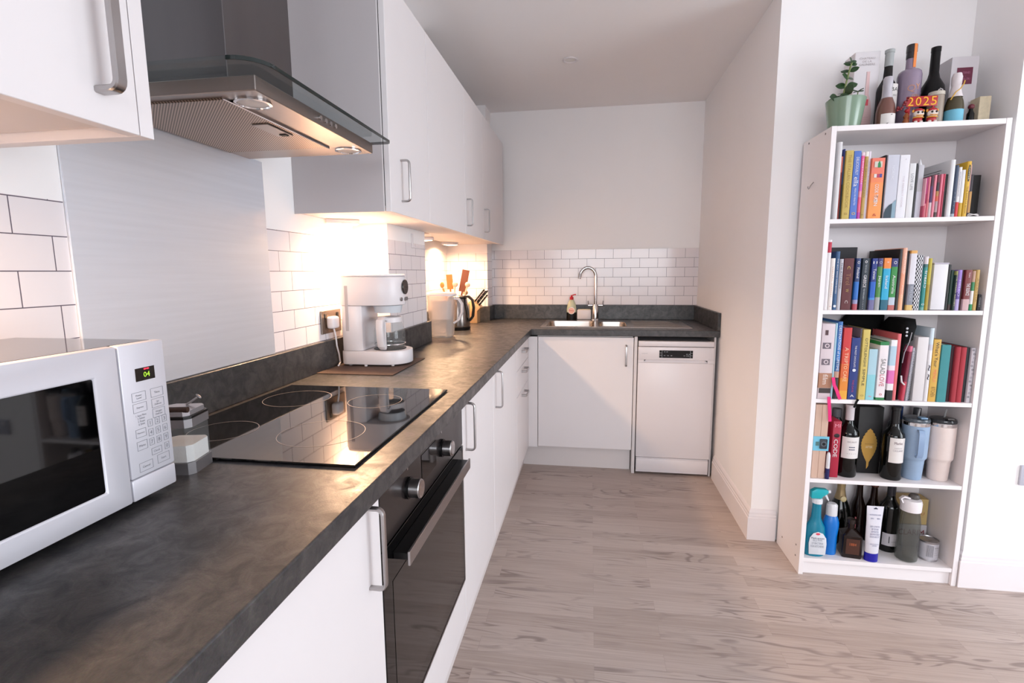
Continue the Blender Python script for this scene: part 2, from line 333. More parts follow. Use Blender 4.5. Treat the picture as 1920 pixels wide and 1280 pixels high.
# wall on the far right with its window, and the wall behind the camera with its window
def window_wall(name, wname, axis, at, a0, a1, w0, w1, z0, z1, t):
    b = MB()
    def B(p0, p1, q0, q1, m=W, mb=b, d0=0, d1=t):
        lo, hi = sorted((at+d0, at+d1))
        if axis == 'x': mb.box(lo, hi, p0, p1, q0, q1, m)
        else: mb.box(p0, p1, lo, hi, q0, q1, m)
    B(a0, w0, 0, ZC); B(w1, a1, 0, ZC); B(w0, w1, 0, z0); B(w0, w1, z1, ZC); struct(b.build(name))
    f = MB(); s = .05
    for p0, p1, q0, q1 in ((w0, w1, z0, z0+s), (w0, w1, z1-s, z1), (w0, w0+s, z0+s, z1-s), (w1-s, w1, z0+s, z1-s), ((w0+w1)/2-s/2, (w0+w1)/2+s/2, z0+s, z1-s)):
        B(p0, p1, q0, q1, M_TRIM, f, t*.4, t*.9)
    fr = struct(f.build(wname))
window_wall('wall_window_side', 'window_1', 'x', XR, YB, 2.142, -1.5, 1.4, .4, 2.2, .12)
window_wall('wall_rear', 'window_2', 'y', YB, 0, XR, .15, 2.9, .7, 2.35, -.12)
# skirting boards
def skirting(name, pts, h=.15, t=.0155):
    b = MB(); n = len(pts)
    prof = [(0, 0), (t, 0), (t, h*.72), (t*.8, h*.74), (t*.8, h*.80), (t*.62, h*.83), (t*.62, h*.90), (t*.3, h*.97), (0, h)]
    # mitred corners: offset directions at each plan point
    V = []
    for i, p in enumerate(pts):
        ds = []
        if i > 0: d = Vector(pts[i])-Vector(pts[i-1]); ds.append(Vector((-d.y, d.x)).normalized())
        if i < n-1: d = Vector(pts[i+1])-Vector(pts[i]); ds.append(Vector((-d.y, d.x)).normalized())
        o = sum(ds, Vector((0, 0))); o = o/max(o.dot(ds[0]), .1) if len(ds) > 1 else ds[0]
        V.append(o)
    t_ = bmesh.new(); R = [[t_.verts.new((pts[i][0]+V[i].x*a, pts[i][1]+V[i].y*a, z)) for a, z in prof] for i in range(n)]
    for A, B in zip(R, R[1:]):
        for j in range(len(prof)-1): t_.faces.new((A[j], B[j], B[j+1], A[j+1]))
    t_.faces.new(R[0]); t_.faces.new(R[-1][::-1]); bmesh.ops.recalc_face_normals(t_, faces=t_.faces); b._merge(t_, M_TRIM)
    return struct(b.build(name, ang=20))
skirting('baseboard_right', [(1.86, 2.41), (1.7497, 2.41), (1.7497, 3.12)])
skirting('baseboard_breast', [(XR, 2.142), (2.475, 2.142), (2.475, 2.2)])
skirting('baseboard_side', [(XR, YB), (XR, 2.142)][::-1][::-1])

# ------------------------------------------------------------------ worktop
T = .914; TB = .875
def slab(name, xs, ys, mask, z0, z1, m, bevel=0):
    bm = bmesh.new(); nx, ny = len(xs)-1, len(ys)-1
    on = lambda i, j: 0 <= i < nx and 0 <= j < ny and mask((xs[i]+xs[i+1])/2, (ys[j]+ys[j+1])/2)
    def F(*v): bm.faces.new([bm.verts.new(p) for p in v])
    for i in range(nx):
        for j in range(ny):
            if not on(i, j): continue
            a, b, c, d = xs[i], xs[i+1], ys[j], ys[j+1]
            F((a, c, z1), (b, c, z1), (b, d, z1), (a, d, z1)); F((a, c, z0), (a, d, z0), (b, d, z0), (b, c, z0))
            if not on(i-1, j): F((a, c, z0), (a, c, z1), (a, d, z1), (a, d, z0))
            if not on(i+1, j): F((b, c, z0), (b, d, z0), (b, d, z1), (b, c, z1))
            if not on(i, j-1): F((a, c, z0), (b, c, z0), (b, c, z1), (a, c, z1))
            if not on(i, j+1): F((a, d, z0), (a, d, z1), (b, d, z1), (b, d, z0))
    bmesh.ops.remove_doubles(bm, verts=bm.verts, dist=1e-5)
    me = bpy.data.meshes.new(name); bm.to_mesh(me); bm.free(); me.materials.append(m)
    o = bpy.data.objects.new(name, me); COL.objects.link(o)
    if bevel:
        b = o.modifiers.new('bevel', 'BEVEL'); b.width = bevel; b.segments = 3; b.limit_method = 'ANGLE'; b.angle_limit = .8
        me.shade_smooth(); me.set_sharp_from_angle(angle=.6)
    return o
SX0, SX1, SY0, SY1 = .665, 1.612, 3.225, 3.735      # sink outline
def wmask(x, y):
    if x > .6195 and y < 3.124: return False
    if x < .152 and 2.02 < y < 2.5: return False
    if x < .001 and y < 2.5: return False
    if x < .237 and y > 3.658: return False
    if SX0+.012 < x < SX1-.012 and SY0+.012 < y < SY1-.012: return False
    if .07 < x < .545 and .845 < y < 1.43: return False
    return True
wt = slab('worktop', [-.068, .0015, .07, .152, .237, .545, .6195, SX0+.012, SX1-.012, 1.748], [-1.2, .845, 1.43, 2.018, 2.502, 3.124, SY0+.012, 3.658, SY1-.012, 3.838], wmask, TB, T, M_TOP, .003)
tag(wt, 'dark slate-look laminate worktop running along the left wall and round to the sink', 'worktop')
def upstand(name, label, boxes):
    b = MB()
    for q in boxes: b.box(*q, T+.0004, 1.02, M_TOP, .0012, 1)
    return tag(b.build(name), label, 'upstand')
upstand('worktop_upstand', 'dark grey upstand strip below the steel splashback and tiles', [(.001, .019, -1.2, 2.018)])
upstand('worktop_upstand', 'dark grey upstand strip on the tiled pillar behind the coffee maker', [(.1505, .168, 2.019, 2.518)])
upstand('worktop_upstand', 'short dark grey upstand across the front of the tiled pillar', [(.02, .1685, 2.001, 2.0187)])
upstand('worktop_upstand', 'dark grey upstand behind the kettle, ending at the knife block', [(-.069, -.051, 2.52, 3.639)])
upstand('worktop_upstand', 'dark grey upstand across the front of the far tiled pillar behind the knife block', [(-.069, .253, 3.641, 3.6585)])
upstand('worktop_upstand', 'short dark grey upstand on the side of the far tiled pillar', [(.2355, .253, 3.659, 3.838)])
upstand('worktop_upstand', 'dark grey upstand strip behind the sink and tap', [(.2535, 1.73, 3.82, 3.838)])
upstand('worktop_upstand', 'short dark grey upstand against the right wall above the dishwasher', [(1.7305, 1.748, 3.125, 3.838)])

# ------------------------------------------------------------------ handles, cabinets
def handle(parent, p, length, face='x', vert=True, out=.03, w=.011, t=.0065, name='handle'):
    """D handle; p = centre on the door face; face = outward axis ('x' or '-y')"""
    r = .011; q = [(0, 0), (out-r, 0)]
    q += [(out-r+r*math.sin(a), r-r*math.cos(a)) for a in [PI/8*k for k in range(1, 5)]]
    q += [(out-r+r*math.cos(a), length-r+r*math.sin(a)) for a in [PI/8*k for k in range(0, 5)]]
    q += [(0, length)]; O = Vector({'x': (1, 0, 0), '-y': (0, -1, 0)}[face]); A = Vector((0, 0, 1)) if vert else Vector({'x': (0, 1, 0), '-y': (1, 0, 0)}[face])
    pts = [Vector(p)+O*a+A*(b-length/2) for a, b in q]; n = O.cross(A)
    c = .002; hw, ht = w/2, t/2
    sec = [(hw, -ht+c), (hw, ht-c), (hw-c, ht), (-hw+c, ht), (-hw, ht-c), (-hw, -ht+c), (-hw+c, -ht), (hw-c, -ht)]
    b = MB(); b.sweep(pts, M_NICK, sec=sec, n=n); return b.build(name, parent)
def base_unit(label, y0, y1, hy=None, hl=.128, hz=.795, bx0=.02):
    u = thing('base_cabinet', label, 'cabinet', (0, y0, 0))
    b = MB(); b.box(bx0, .578, .002, y1-y0-.002, .15, TB-.002, M_CARC); b.build('body', u)
    d = MB(); d.box(.58, .60, .0015, y1-y0-.0015, .15, TB-.006, M_DOOR, .0012, 1); dd = d.build('door', u)
    if hy: handle(dd, (.60, hy-y0, hz), hl)
    return u
base_unit('white base cabinet at the front of the photo, left of the oven', .24, .837, hy=.785, hl=.15, hz=.787)
base_unit('white base cabinet under the microwave, cut off by the photo edge', -.36, .238, hy=-.3)
base_unit('white base cabinet directly right of the oven', 1.453, 1.955, hy=1.492, hl=.15, hz=.79)
base_unit('white base cabinet between the oven-side cabinet and the drawers', 1.957, 2.618, hy=2.0, hl=.15, hz=.79, bx0=.153)
dr = thing('drawer_unit', 'white three-drawer base unit in the inner corner of the kitchen', 'drawers', (0, 2.62, 0))
b = MB(); b.box(.02, .578, .002, .49, .15, TB-.002, M_CARC); b.box(.579, .6, .5, .522, .15, TB-.006, M_CARC); b.build('body', dr)
for z0, z1, hz in ((.739, TB-.006, .82), (.597, .736, .705), (.15, .594, .565)):
    d = MB(); d.box(.58, .60, .0015, .498, z0, z1, M_DOOR, .0012, 1); dd = d.build('drawer_front', dr)
    handle(dd, (.60, .25, hz), .12, vert=False, w=.014, out=.028)
pt = MB(); pt.box(.54, .556, -1.2, 3.2, 0, .15, M_CARC); tag(pt.build('plinth'), 'long white plinth board under the left run of cabinets', 'plinth')
pt = MB(); pt.box(.557, 1.248, 3.2, 3.216, 0, .15, M_CARC); tag(pt.build('plinth'), 'short white plinth board under the sink cabinet', 'plinth')
# sink cabinet
su = thing('sink_cabinet', 'white single-door cabinet beneath the sink, beside the dishwasher', 'cabinet', (.625, 3.14, 0))
b = MB(); b.box(.03, .622, .022, .07, .15, TB-.002, M_CARC); b.box(-.0245, .033, -.0175, .0, .15, TB-.008, M_DOOR); b.build('body', su)
d = MB(); d.box(.036, .625, 0, .02, .15, TB-.010, M_DOOR, .0012, 1); dd = d.build('door', su); handle(dd, (.58, 0, .755), .128, face='-y')
ep = MB(); ep.box(1.2535, 1.272, 3.136, 3.8, 0, TB-.002, M_CARC, .001, 1); tag(ep.build('end_panel'), 'narrow white upright panel between sink cabinet and dishwasher', 'panel')
ep = MB(); ep.box(1.7225, 1.7335, 3.15, 3.8, 0, TB-.002, M_CARC, .001, 1); tag(ep.build('end_panel'), 'narrow white upright panel between dishwasher and right wall', 'panel')

# dishwasher
dw = thing('dishwasher', 'slimline white dishwasher with black control display at the right end of the sink run', 'dishwasher', (1.2765, 3.12, .016))
DW = .441
b = MB(); b.box(.004, DW-.004, .05, .6, 0, .825, M_WPLAS); b.box(.004, DW-.004, .012, .05, 0, .095, M_WPLAS)
b.box(.001, DW-.001, 0, .05, .8, .832, M_WPLAS, .004); b.build('body', dw)
b = MB(); b.box(0, DW, 0, .048, .1, .7, M_WPLAS, .004); b.build('door', dw)
b = MB(); b.box(0, DW, -.003, .048, .718, .797, M_WPLAS, .003)
b.prism([(.03, .7), (DW-.03, .7), (DW-.05, .718), (.05, .718)], .012, .04, M_WPLAS, 'y'); b.box(0, .035, .0, .04, .7, .718, M_WPLAS); b.box(DW-.035, DW, .0, .04, .7, .718, M_WPLAS)
cp = b.build('control_panel', dw)
b = MB(); b.box(.124, .319, -.0045, -.003, .732, .778, M_BGLASS); ds = b.build('display', cp)
lt = col((190, 195, 200), .5)
b = MB()
for x in (.139, .3035): b.box(x, x+.0012, -.0052, -.0045, .732, .778, lt)
for z in (.747, .762):
    b.box(.124, .139, -.0052, -.0045, z, z+.001, lt); b.box(.3047, .319, -.0052, -.0045, z, z+.001, lt)
for x, z in ((.15, .768), (.165, .768), (.15, .745), (.17, .745), (.19, .745), (.265, .745), (.28, .745), (.29, .745), (.28, .755), (.295, .755)): b.box(x, x+.009, -.005, -.0045, z, z+.002, lt)
b.build('icons', ds)
letters('SAMSUNG', (.038, -.003, .757), .034, .004, col((150, 150, 156), .4), cp)
letters('A++', (DW-.025, -.003, .728), .012, .003, col((160, 160, 164), .4), cp)
b = MB(); b.box(.004, DW-.004, .006, .02, .012, .088, M_WPLAS, .002); b.build('kick_plate', dw)
b = MB()
for x in (.04, DW-.04): b.cyl((x, .07, -.016), .014, .016, M_BPLAS)
b.build('feet', dw)

# upper cabinets
UZ0, UZ1 = 1.467, 2.187
def wall_unit(label, y0, y1, bx0=0, hy=None, by1=None, doory0=None):
    u = thing('wall_cabinet', label, 'cabinet', (0, y0, 0)); by1 = (by1 or y1)-y0
    b = MB(); b.box(bx0+.001, .315, .001, by1-.001, UZ0+.004, UZ1, M_CARC); b.box(.3, .3195, .012, by1-.012, UZ0+.02, UZ1-.01, M_GAP); b.build('body', u)
    dy = (doory0 or y0)-y0
    d = MB(); d.box(.321, .34, dy+.001, y1-y0-.0015, UZ0, UZ1, M_DOOR, .001, 1); dd = d.build('door', u)
    if hy: handle(dd, (.34, hy-y0, UZ0+.112), .134, w=.010)
    return u
ua = wall_unit('white wall cabinet nearest the extractor hood, over the coffee maker', 1.60, 2.005, hy=1.70, by1=2.005)
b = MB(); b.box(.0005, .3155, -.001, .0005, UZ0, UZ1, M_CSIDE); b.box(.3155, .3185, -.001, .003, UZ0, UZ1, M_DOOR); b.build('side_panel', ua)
wall_unit('second white wall cabinet from the hood, without a visible handle', 2.007, 2.598, bx0=.151)
wall_unit('third white wall cabinet from the hood, above the kettle', 2.60, 3.038, hy=2.635)
wall_unit('white wall cabinet farthest from the hood, beside the back wall', 3.04, 3.75, hy=3.08, by1=3.655)
# the near cabinet left of the hood
un = thing('wall_cabinet', 'white wall cabinet above the microwave, cut off at the top left of the photo', 'cabinet', (0, .09, 0))
b = MB(); b.box(.001, .315, .001, .577, UZ0+.014, UZ1, M_CARC); b.box(.001, .018, .001, .577, UZ0+.002, UZ0+.014, M_CARC); b.build('body', un)
b = MB(); b.box(.001, .34, .579, .602, UZ0, UZ1, M_DOOR, .0006, 1); b.build('side_panel', un)
b = MB(); b.box(.32, .34, 0, .5775, UZ0, UZ1, M_DOOR, .0008, 1); dd = b.build('door', un)
handle(dd, (.34, .522, UZ0+.118), .15, w=.0165, t=.009, out=.032)

# under-cabinet wedge lamps
def wedge(label, y, x=.062, s=.075, k=1.):
    u = thing('undercabinet_lamp', label, 'lamp', (x, y, UZ0+.003), group='triangular lamps under the wall cabinets')
    tri = [(-.052, -s), (-.052, s), (.03, s*.35), (.045, 0), (.03, -s*.35)]
    b = MB(); b.prism(tri, -.016, 0, M_WPLAS, bev=.002); b.build('housing', u)
    b = MB(); b.prism([(p[0]*.8, p[1]*.8) for p in tri], -.0185, -.0165, M_LENS); b.build('lens', u)
    l = bpy.data.lights.new('lamp_glow', 'AREA'); l.shape = 'DISK'; l.size = .07; l.energy = LAMP_W*k; l.color = (1, .63, .36); l.spread = 2.9
    o = bpy.data.objects.new('lamp_glow', l); COL.objects.link(o); o.parent = u; o.location = (0, 0, -.022)
wedge('lit triangular lamp under the wall cabinet above the coffee maker', 1.86)
wedge('lit triangular lamp under the wall cabinet above the water jug', 2.86, .04, k=.7)
wedge('lit triangular lamp under the wall cabinets above the knife block', 3.38, .05, k=.6)
wedge('lit triangular lamp under the near wall cabinet, above the microwave', .3)
cl = MB(); cl.box(.1505, .158, 2.30, 2.312, 1.385, 1.45, M_WPLAS, .002); cl.box(.1505, .157, 2.312, 2.497, 1.385, 1.39, M_WPLAS, .001)
tag(cl.build('white_wall_strip'), 'thin white strip on the tiled pillar below the cabinets', 'cable trunking')  # short white upright with a thin white line running back from it

# ------------------------------------------------------------------ extractor hood
hd = thing('extractor_hood', 'stainless steel extractor hood with a flat glass canopy over the hob', 'extractor hood', (0, 1.13, 1.597))
b = MB(); b.box(.002, .381, -.25, .25, .0, .027, M_HOOD, .0015, 1); b.box(.002, .3, -.22, .22, .0275, .0345, M_HOOD)
bo = b.build('body', hd)
gp = [(.002, -.295), (.36, -.295)]
gp += [(.36+.055*math.sin(a), -.24-.055*math.cos(a)) for a in [PI/12*k for k in range(1, 7)]]
gp += [(.415+0*a, a) for a in (-.1, .1)]
gp += [(.40+.015*math.cos(a), .285+.015*math.sin(a)) for a in [PI/8*k for k in range(0, 5)]] + [(.002, .30)]
gp = [p for p in gp]
b = MB(); b.prism(gp, .036, .0425, M_HGLASS); gl = b.build('glass_canopy', hd)
b = MB(); e = [(x, y, .0392) for x, y in gp[1:]]
b.sweep(e, M_HEDGE, sec=[(-.0034, -.0012), (.0034, -.0012), (.0034, .0012), (-.0034, .0012)], n=(0, 0, 1)); b.build('polished_edge', gl)
b = MB(); b.box(.002, .235, -.125, .115, .043, ZC-1.597-.003, M_CHIM, .001, 1); b.build('chimney', hd)
b = MB(); b.box(.02, .298, -.225, .15, -.004, -.0002, M_FILTER); fl = b.build('grease_filter', hd)
b = MB(); b.box(.246, .285, -.075, .02, -.007, -.004, M_HOOD, .001, 1); b.box(.262, .278, -.0, .014, -.009, -.0069, M_GAP); b.build('filter_latch', fl)
b = MB(); b.box(.015, .302, .151, .158, -.004, -.0002, M_HOOD); b.box(.298, .302, -.23, .158, -.0045, -.0002, M_CHROME); b.build('filter_frame', hd)
for y in (-.19, .2):
    b = MB(); b.lathe([(.034, 0), (.034, -.003), (.029, -.004), (.028, -.0015), (0, -.0015)], M_CHROME, (.333, y, -.0002)); s_ = b.build('spotlight', hd)
    b = MB(); b.lathe([(.0275, -.0018), (.0, -.003)], col((196, 190, 186), .25), (.333, y, -.0002)); b.build('lens', s_)
b = MB()
for k in range(4): b.cyl((.381, -.032+k*.022, .014), .0055, .006, M_CHROME, 'x', seg=16)
for o_ in [b.build('push_buttons', hd)]: pass
letters('ZANUSSI', (.4157, -.215, .0393), .075, .0055, col((60, 66, 68), .4), hd, 'side')

# steel splashback
b = MB(); b.box(.0008, .006, 0, .6, 0, .579, M_STEEL, .0008, 1)
sp = b.build('splashback'); sp.location = (0, .835, 1.021); tag(sp, 'tall brushed stainless steel splashback behind the hob', 'splashback')

# ------------------------------------------------------------------ hob
hb = thing('induction_hob', 'flat black glass hob set into the worktop below the hood', 'hob', (0, .83, T))
b = MB(); b.box(.05, .56, 0, .61, .0008, .0065, M_BGLASS, .0015, 1); g = b.build('glass_plate', hb)
ringm = col((150, 140, 138), .5)
for i, (cx, cy, r) in enumerate(((.40, .17, .092), (.17, .155, .072), (.40, .45, .072), (.17, .45, .09))):
    b = MB(); b.lathe([(r-.0008, 0), (r+.0008, 0)], ringm, (cx, cy, .0068), seg=64); b.build('cooking_zone', g)
b = MB()
for k in range(5): b.box(.085+k*.03, .088+k*.03, .03, .05, .0066, .0068, ringm)
b.build('touch_marks', g)

# ------------------------------------------------------------------ oven
ov = thing('built_in_oven', 'black glass built-in oven with two steel knobs under the hob', 'oven', (.6, .8395, 0))
OW = .611; M_OVP = mat('oven_black_panel', (34, 29, 29), .22, spec=.5)
b = MB(); b.box(-.5, -.02, .01, OW-.01, .30, TB-.003, M_BPLAS); b.build('body', ov)
b = MB(); b.box(-.019, .0, 0, OW, .748, TB-.004, M_OVP, .001, 1); cpn = b.build('control_panel', ov)
b = MB(); b.box(0, .0012, .235, .345, .785, .85, M_BGLASS); b.build('display', cpn)
for ky in (.145, .395):
    b = MB(); b.cyl((.0, ky, .812), .0235, .006, M_BPLAS, 'x'); b.cyl((.006, ky, .812), .0205, .024, M_NICK, 'x', bev=.0015)
    b.lathe([(0, 0), (.0185, 0), (.0188, .001), (.014, .0015), (.0, .0008)], M_CHROME, M=Matrix.Translation((.0302, ky, .812)) @ Matrix.Rotation(PI/2, 4, 'Y')); b.build('knob', cpn)
b = MB()
for ky in (.145, .395): b.box(0, .0008, ky-.003, ky+.003, .852, .858, M_CHROME)
b.build('symbols', cpn)
b = MB(); b.box(-.019, .0, 0, OW, .305, .743, M_BGLASS, .001, 1); od = b.build('door', ov)
b = MB(); b.box(0, .0008, .045, OW-.045, .345, .66, mat('oven_window', (30, 25, 23), .06, spec=.6)); b.build('window', od)
b = MB(); b.box(-.019, .0015, 0, OW, .298, .304, M_NICK); b.box(-.019, .0015, OW-.006, OW, .304, .743, M_NICK); b.build('door_trim', od)
b = MB(); b.box(.0, .0305, .052, .56, .703, .718, M_BPLAS, .001, 1); hh = b.build('handle', od)
b = MB(); b.box(.0306, .036, .05, .562, .692, .722, M_NICK, .001, 1); b.build('handle_strip', hh)
b = MB(); b.box(.45, .60, .8395, 1.4505, .15, .294, M_DOOR, .0012, 1); tag(b.build('oven_filler_panel'), 'low white filler panel directly under the oven', 'panel')

# ------------------------------------------------------------------ microwave
mw = thing('microwave', 'silver-white microwave with black door window standing on the left of the worktop', 'microwave', (0, .25, T))
b = MB(); b.box(.03, .284, .004, .456, .012, .2505, col((206, 202, 206), .3, metal=.1), .004); b.build('body', mw)
b = MB(); b.box(.028, .283, .006, .454, .2506, .2522, mat('dark_glossy_lid', (58, 56, 60), .07, spec=.6), .0005, 1); b.build('top_cover', mw)
for x in (.06, .25):
    for y in (.04, .42):
        b = MB(); b.cyl((x, y, 0), .012, .0125, M_BPLAS); b.build('foot', mw)
M_SIL = mat('silver_white_plastic', (214, 212, 219), .3, metal=.15)
# door: frame around a window, front slightly bowed
def rim(mb, oy, iy, oz, iz, x0, x1, m, bev=.003):
    t = bmesh.new(); O = [(oy[0], oz[0]), (oy[1], oz[0]), (oy[1], oz[1]), (oy[0], oz[1])]; I = [(iy[0], iz[0]), (iy[1], iz[0]), (iy[1], iz[1]), (iy[0], iz[1])]
    V = {(k, x): [t.verts.new((x, a, c)) for a, c in q] for k, q in (('o', O), ('i', I)) for x in (x0, x1)}
    for n in range(4):
        p = (n+1) % 4
        for x in (x0, x1): t.faces.new((V['o', x][n], V['o', x][p], V['i', x][p], V['i', x][n]))
        for k in 'oi': t.faces.new((V[k, x0][n], V[k, x0][p], V[k, x1][p], V[k, x1][n]))
    bmesh.ops.recalc_face_normals(t, faces=t.faces)
    es = [e for e in t.edges if e.calc_face_angle(0) > .6]; bmesh.ops.bevel(t, geom=es, offset=bev, segments=2, profile=.5, affect='EDGES')
    return mb._merge(t, m)
b = MB(); rim(b, (0, .378), (.035, .34), (.012, .2525), (.046, .212), .285, .302, M_SIL)
md = b.build('door', mw)
b = MB(); b.box(.286, .299, .034, .34, .045, .213, M_BGLASS); b.build('window', md)
b = MB(); b.box(.285, .302, .3795, .46, .047, .2525, M_SIL, .003); pn = b.build('control_panel', mw)
b = MB(); b.box(.285, .302, .3795, .46, .012, .046, M_SIL, .003); b.build('door_button', mw)
b = MB(); b.box(.3018, .3026, .404, .438, .194, .214, M_BGLASS); dsp = b.build('display', pn)
letters('04', (.3028, .423, .203), .011, .008, mat('green_segments', (150, 200, 50), .5, emit=1.2), dsp, 'side')
b = MB(); 
for y in (.419, .424): b.box(.3026, .3029, y, y+.004, .2105, .2125, mat('red_segments', (230, 40, 60), .5, emit=2))
b.build('indicator', dsp)
M_INK = col((120, 120, 128), .6)
def outline(mb, y0, y1, z0, z1, m, x=.3021):
    w_ = .0004
    for q in ((y0, y1, z0, z0+w_), (y0, y1, z1-w_, z1), (y0, y0+w_, z0, z1), (y1-w_, y1, z0, z1)): mb.box(x, x+.0003, *q, m)
b = MB(); keys = []
for (y0, y1, z0, z1, s_) in ((.394, .418, .164, .178, 'Power\nLevel'), (.427, .45, .164, .178, 'Time'), (.394, .418, .147, .161, 'Express'), (.427, .45, .147, .161, 'Jet\nDefrost'),
    (.427, .45, .131, .145, 'Weight\nDefrost'), (.394, .412, .108, .121, 'Memory'), (.394, .412, .088, .102, 'Menu'), (.418, .437, .073, .084, 'Clock'), (.394, .418, .054, .068, 'Cancel'), (.427, .45, .056, .070, 'Start')):
    outline(b, y0, y1, z0, z1, M_INK); keys.append(((y0+y1)/2, (z0+z1)/2, s_, (y1-y0)*.7, (z1-z0)*.5))
nums = []
for r_ in range(3):
    for c_ in range(3): nums.append((.4205+c_*.0133, .1255-r_*.0152, str(r_*3+c_+1)))
nums.append((.4471, .0800, '0'))
for y, z, s_ in nums: outline(b, y-.0043, y+.0043, z-.0055, z+.0055, M_INK)
b.build('key_outlines', pn)
for y, z, s_, a, c in keys: letters(s_, (.3021, y, z), a, min(c, .0035*(1+s_.count('\n'))), M_INK, pn, 'side', keep=True)
for y, z, s_ in nums: letters(s_, (.3021, y, z), .004, .006, M_INK, pn, 'side', keep=True)
letters('1. Auto Menu\n2. Reheat\n3. Potato\n4. Drink', (.3021, .406, .135), .018, .017, M_INK, pn, 'side')

# sugar jar beside the microwave
jr = thing('sugar_jar', 'square clip-top glass jar of white sugar between microwave and hob', 'jar', (.243, .792, T), math.radians(12)); jr.scale = (.92, .92, .97)
def sq(a, c): return [(-a+c, -a), (a-c, -a), (a, -a+c), (a, a-c), (a-c, a), (-a+c, a), (-a, a-c), (-a, -a+c)]
M_BAND = mat('jar_steel_band', (142, 138, 140), .35, .6)
b = MB(); b.prism(sq(.039, .01), .0, .022, M_BAND); b.build('base_band', jr)
b = MB(); b.prism(sq(.0375, .01), .0222, .088, M_GLASS); b.build('glass', jr)
b = MB(); b.prism(sq(.035, .009), .0225, .054, mat('white_sugar', (240, 236, 234), .9, bump=.5, bscale=900)); b.build('sugar', jr)
b = MB(); b.prism(sq(.039, .01), .0882, .104, M_BAND); b.prism(sq(.0385, .01), .1041, .1085, M_BPLAS); b.build('collar', jr)
b = MB(); b.prism(sq(.034, .009), .109, .118, col((170, 165, 168), .2, metal=.6)); b.cyl((-.036, -.030, .1215), .0055, .07, mat('dark_brown_grip', (52, 34, 28), .4), 'x', seg=14); b.build('lid', jr)
b = MB(); b.sweep([(.002, .02, .1182), (.012, .024, .125), (.02, .028, .131)], M_BAND, r=.002); b.sphere((.023, .029, .133), .005, M_BAND, (1.3, .8, .4), M=Matrix.Rotation(.7, 4, 'Y')); b.build('spoon', jr)

# ------------------------------------------------------------------ coffee maker on its mat
b = MB(); b.box(0, .285, 0, .352, 0, .003, mat('woven_brown_mat', (84, 66, 58), .85, bump=.9, bscale=420, var=.35, vscale=260), .001, 1)
pm = b.build('placemat'); pm.location = (.0205, 1.64, T+.0004); tag(pm, 'brown woven placemat under the coffee maker', 'placemat')
cm = thing('coffee_maker', 'white filter coffee maker with glass carafe on a brown placemat', 'coffee maker', (.04, 1.865, T+.0035))
def dshape(x1, hw, n=14, x0=0., c=.03):
    p = [(x0+c-c*math.sin(a), -hw+c-c*math.cos(a)) for a in [PI/2*(1-k/4) for k in range(5)]]
    cx = x1-hw if x1-hw > x0+c else x0+c
    p += [(cx+(x1-cx)*math.cos(a), hw*math.sin(a)) for a in [-PI/2+PI*k/n for k in range(n+1)]]
    p += [(x0+c-c*math.cos(a), hw-c+c*math.sin(a)) for a in [PI/2*(1-k/4) for k in range(5)]]
    return p
CW = .086
b = MB(); b.prism(dshape(.255, CW), .006, .058, M_WPLAS, bev=.004); cb = b.build('base', cm)
b = MB(); b.prism([(0.001, -CW+.03), (.012, -CW+.008), (.03, -CW), (.07, -CW+.002), (.09, -CW+.012), (.09, CW-.012), (.07, CW-.002), (.03, CW), (.012, CW-.008), (.001, CW-.03)], .0585, .2295, M_WPLAS, bev=.003); b.build('water_tank', cm)
b = MB(); b.box(.03, .043, -CW-.0012, -CW+.002, .135, .305, mat('translucent_grey_gauge', (176, 170, 172), .3), .001, 1); b.build('level_gauge', cm)
b = MB(); b.prism(dshape(.235, CW), .23, .338, M_WPLAS, bev=.005); b.prism([(p[0]*.98+.002, p[1]*.97) for p in dshape(.235, CW)], .3385, .3465, M_WPLAS, bev=.003); hdm = b.build('brew_head', cm)
b = MB(); b.cyl((.2355, 0, .298), .028, .0045, M_BGLASS, 'x', bev=.001); b.build('clock_display', hdm)
b = MB()
for y in (-.028, 0, .028): b.lathe([(.0075, 0), (.0075, .003), (.005, .003), (.005, .001), (0, .001)], M_NICK, M=Matrix.Translation((.2345-abs(y)*.12, y, .252)) @ Matrix.Rotation(PI/2, 4, 'Y'), seg=18)
b.build('buttons', hdm)
b = MB(); b.lathe([(.05, 0), (.056, .028), (.03, .03)], mat('grey_filter_cone', (206, 210, 216), .3), (.165, 0, .2), seg=28); b.build('filter_holder', cm)
b = MB(); b.cyl((.168, 0, .0582), .062, .003, M_BPLAS); b.build('hot_plate', cb)
for x, y in ((.03, -.06), (.1, -.078), (.2, -.06), (.03, .06), (.2, .06)):
    b = MB(); b.cyl((x, y, 0), .006, .0065, M_WPLAS, seg=12); b.build('foot', cb)
cf = thing('carafe', 'round glass coffee carafe with white handle on the coffee maker hot plate', 'carafe', (.208, 1.865, T+.0035+.0614))
b = MB(); b.lathe([(0, .0), (.05, .0), (.0575, .008), (.0605, .03), (.06, .065), (.053, .09), (.045, .105), (.0445, .118)], M_GLASS, seg=36); b.build('glass_bowl', cf)
b = MB(); b.lathe([(.0455, .102), (.0475, .102), (.0475, .12), (.044, .122), (.0, .126)], M_WPLAS, seg=32); b.build('lid', cf)
b = MB(); hp = [(0, -.046, .115), (0, -.07, .12), (0, -.088, .112), (0, -.093, .09), (0, -.091, .05), (0, -.083, .018), (0, -.066, .008)]
b.sweep(hp, M_WPLAS, sec=[(.013, -.006), (.013, .006), (.009, .008), (-.009, .008), (-.013, .006), (-.013, -.006), (-.009, -.008), (.009, -.008)], n=(1, 0, 0)); b.box(-.011, .011, -.07, -.058, .006, .11, M_WPLAS, .003); b.build('handle', cf)
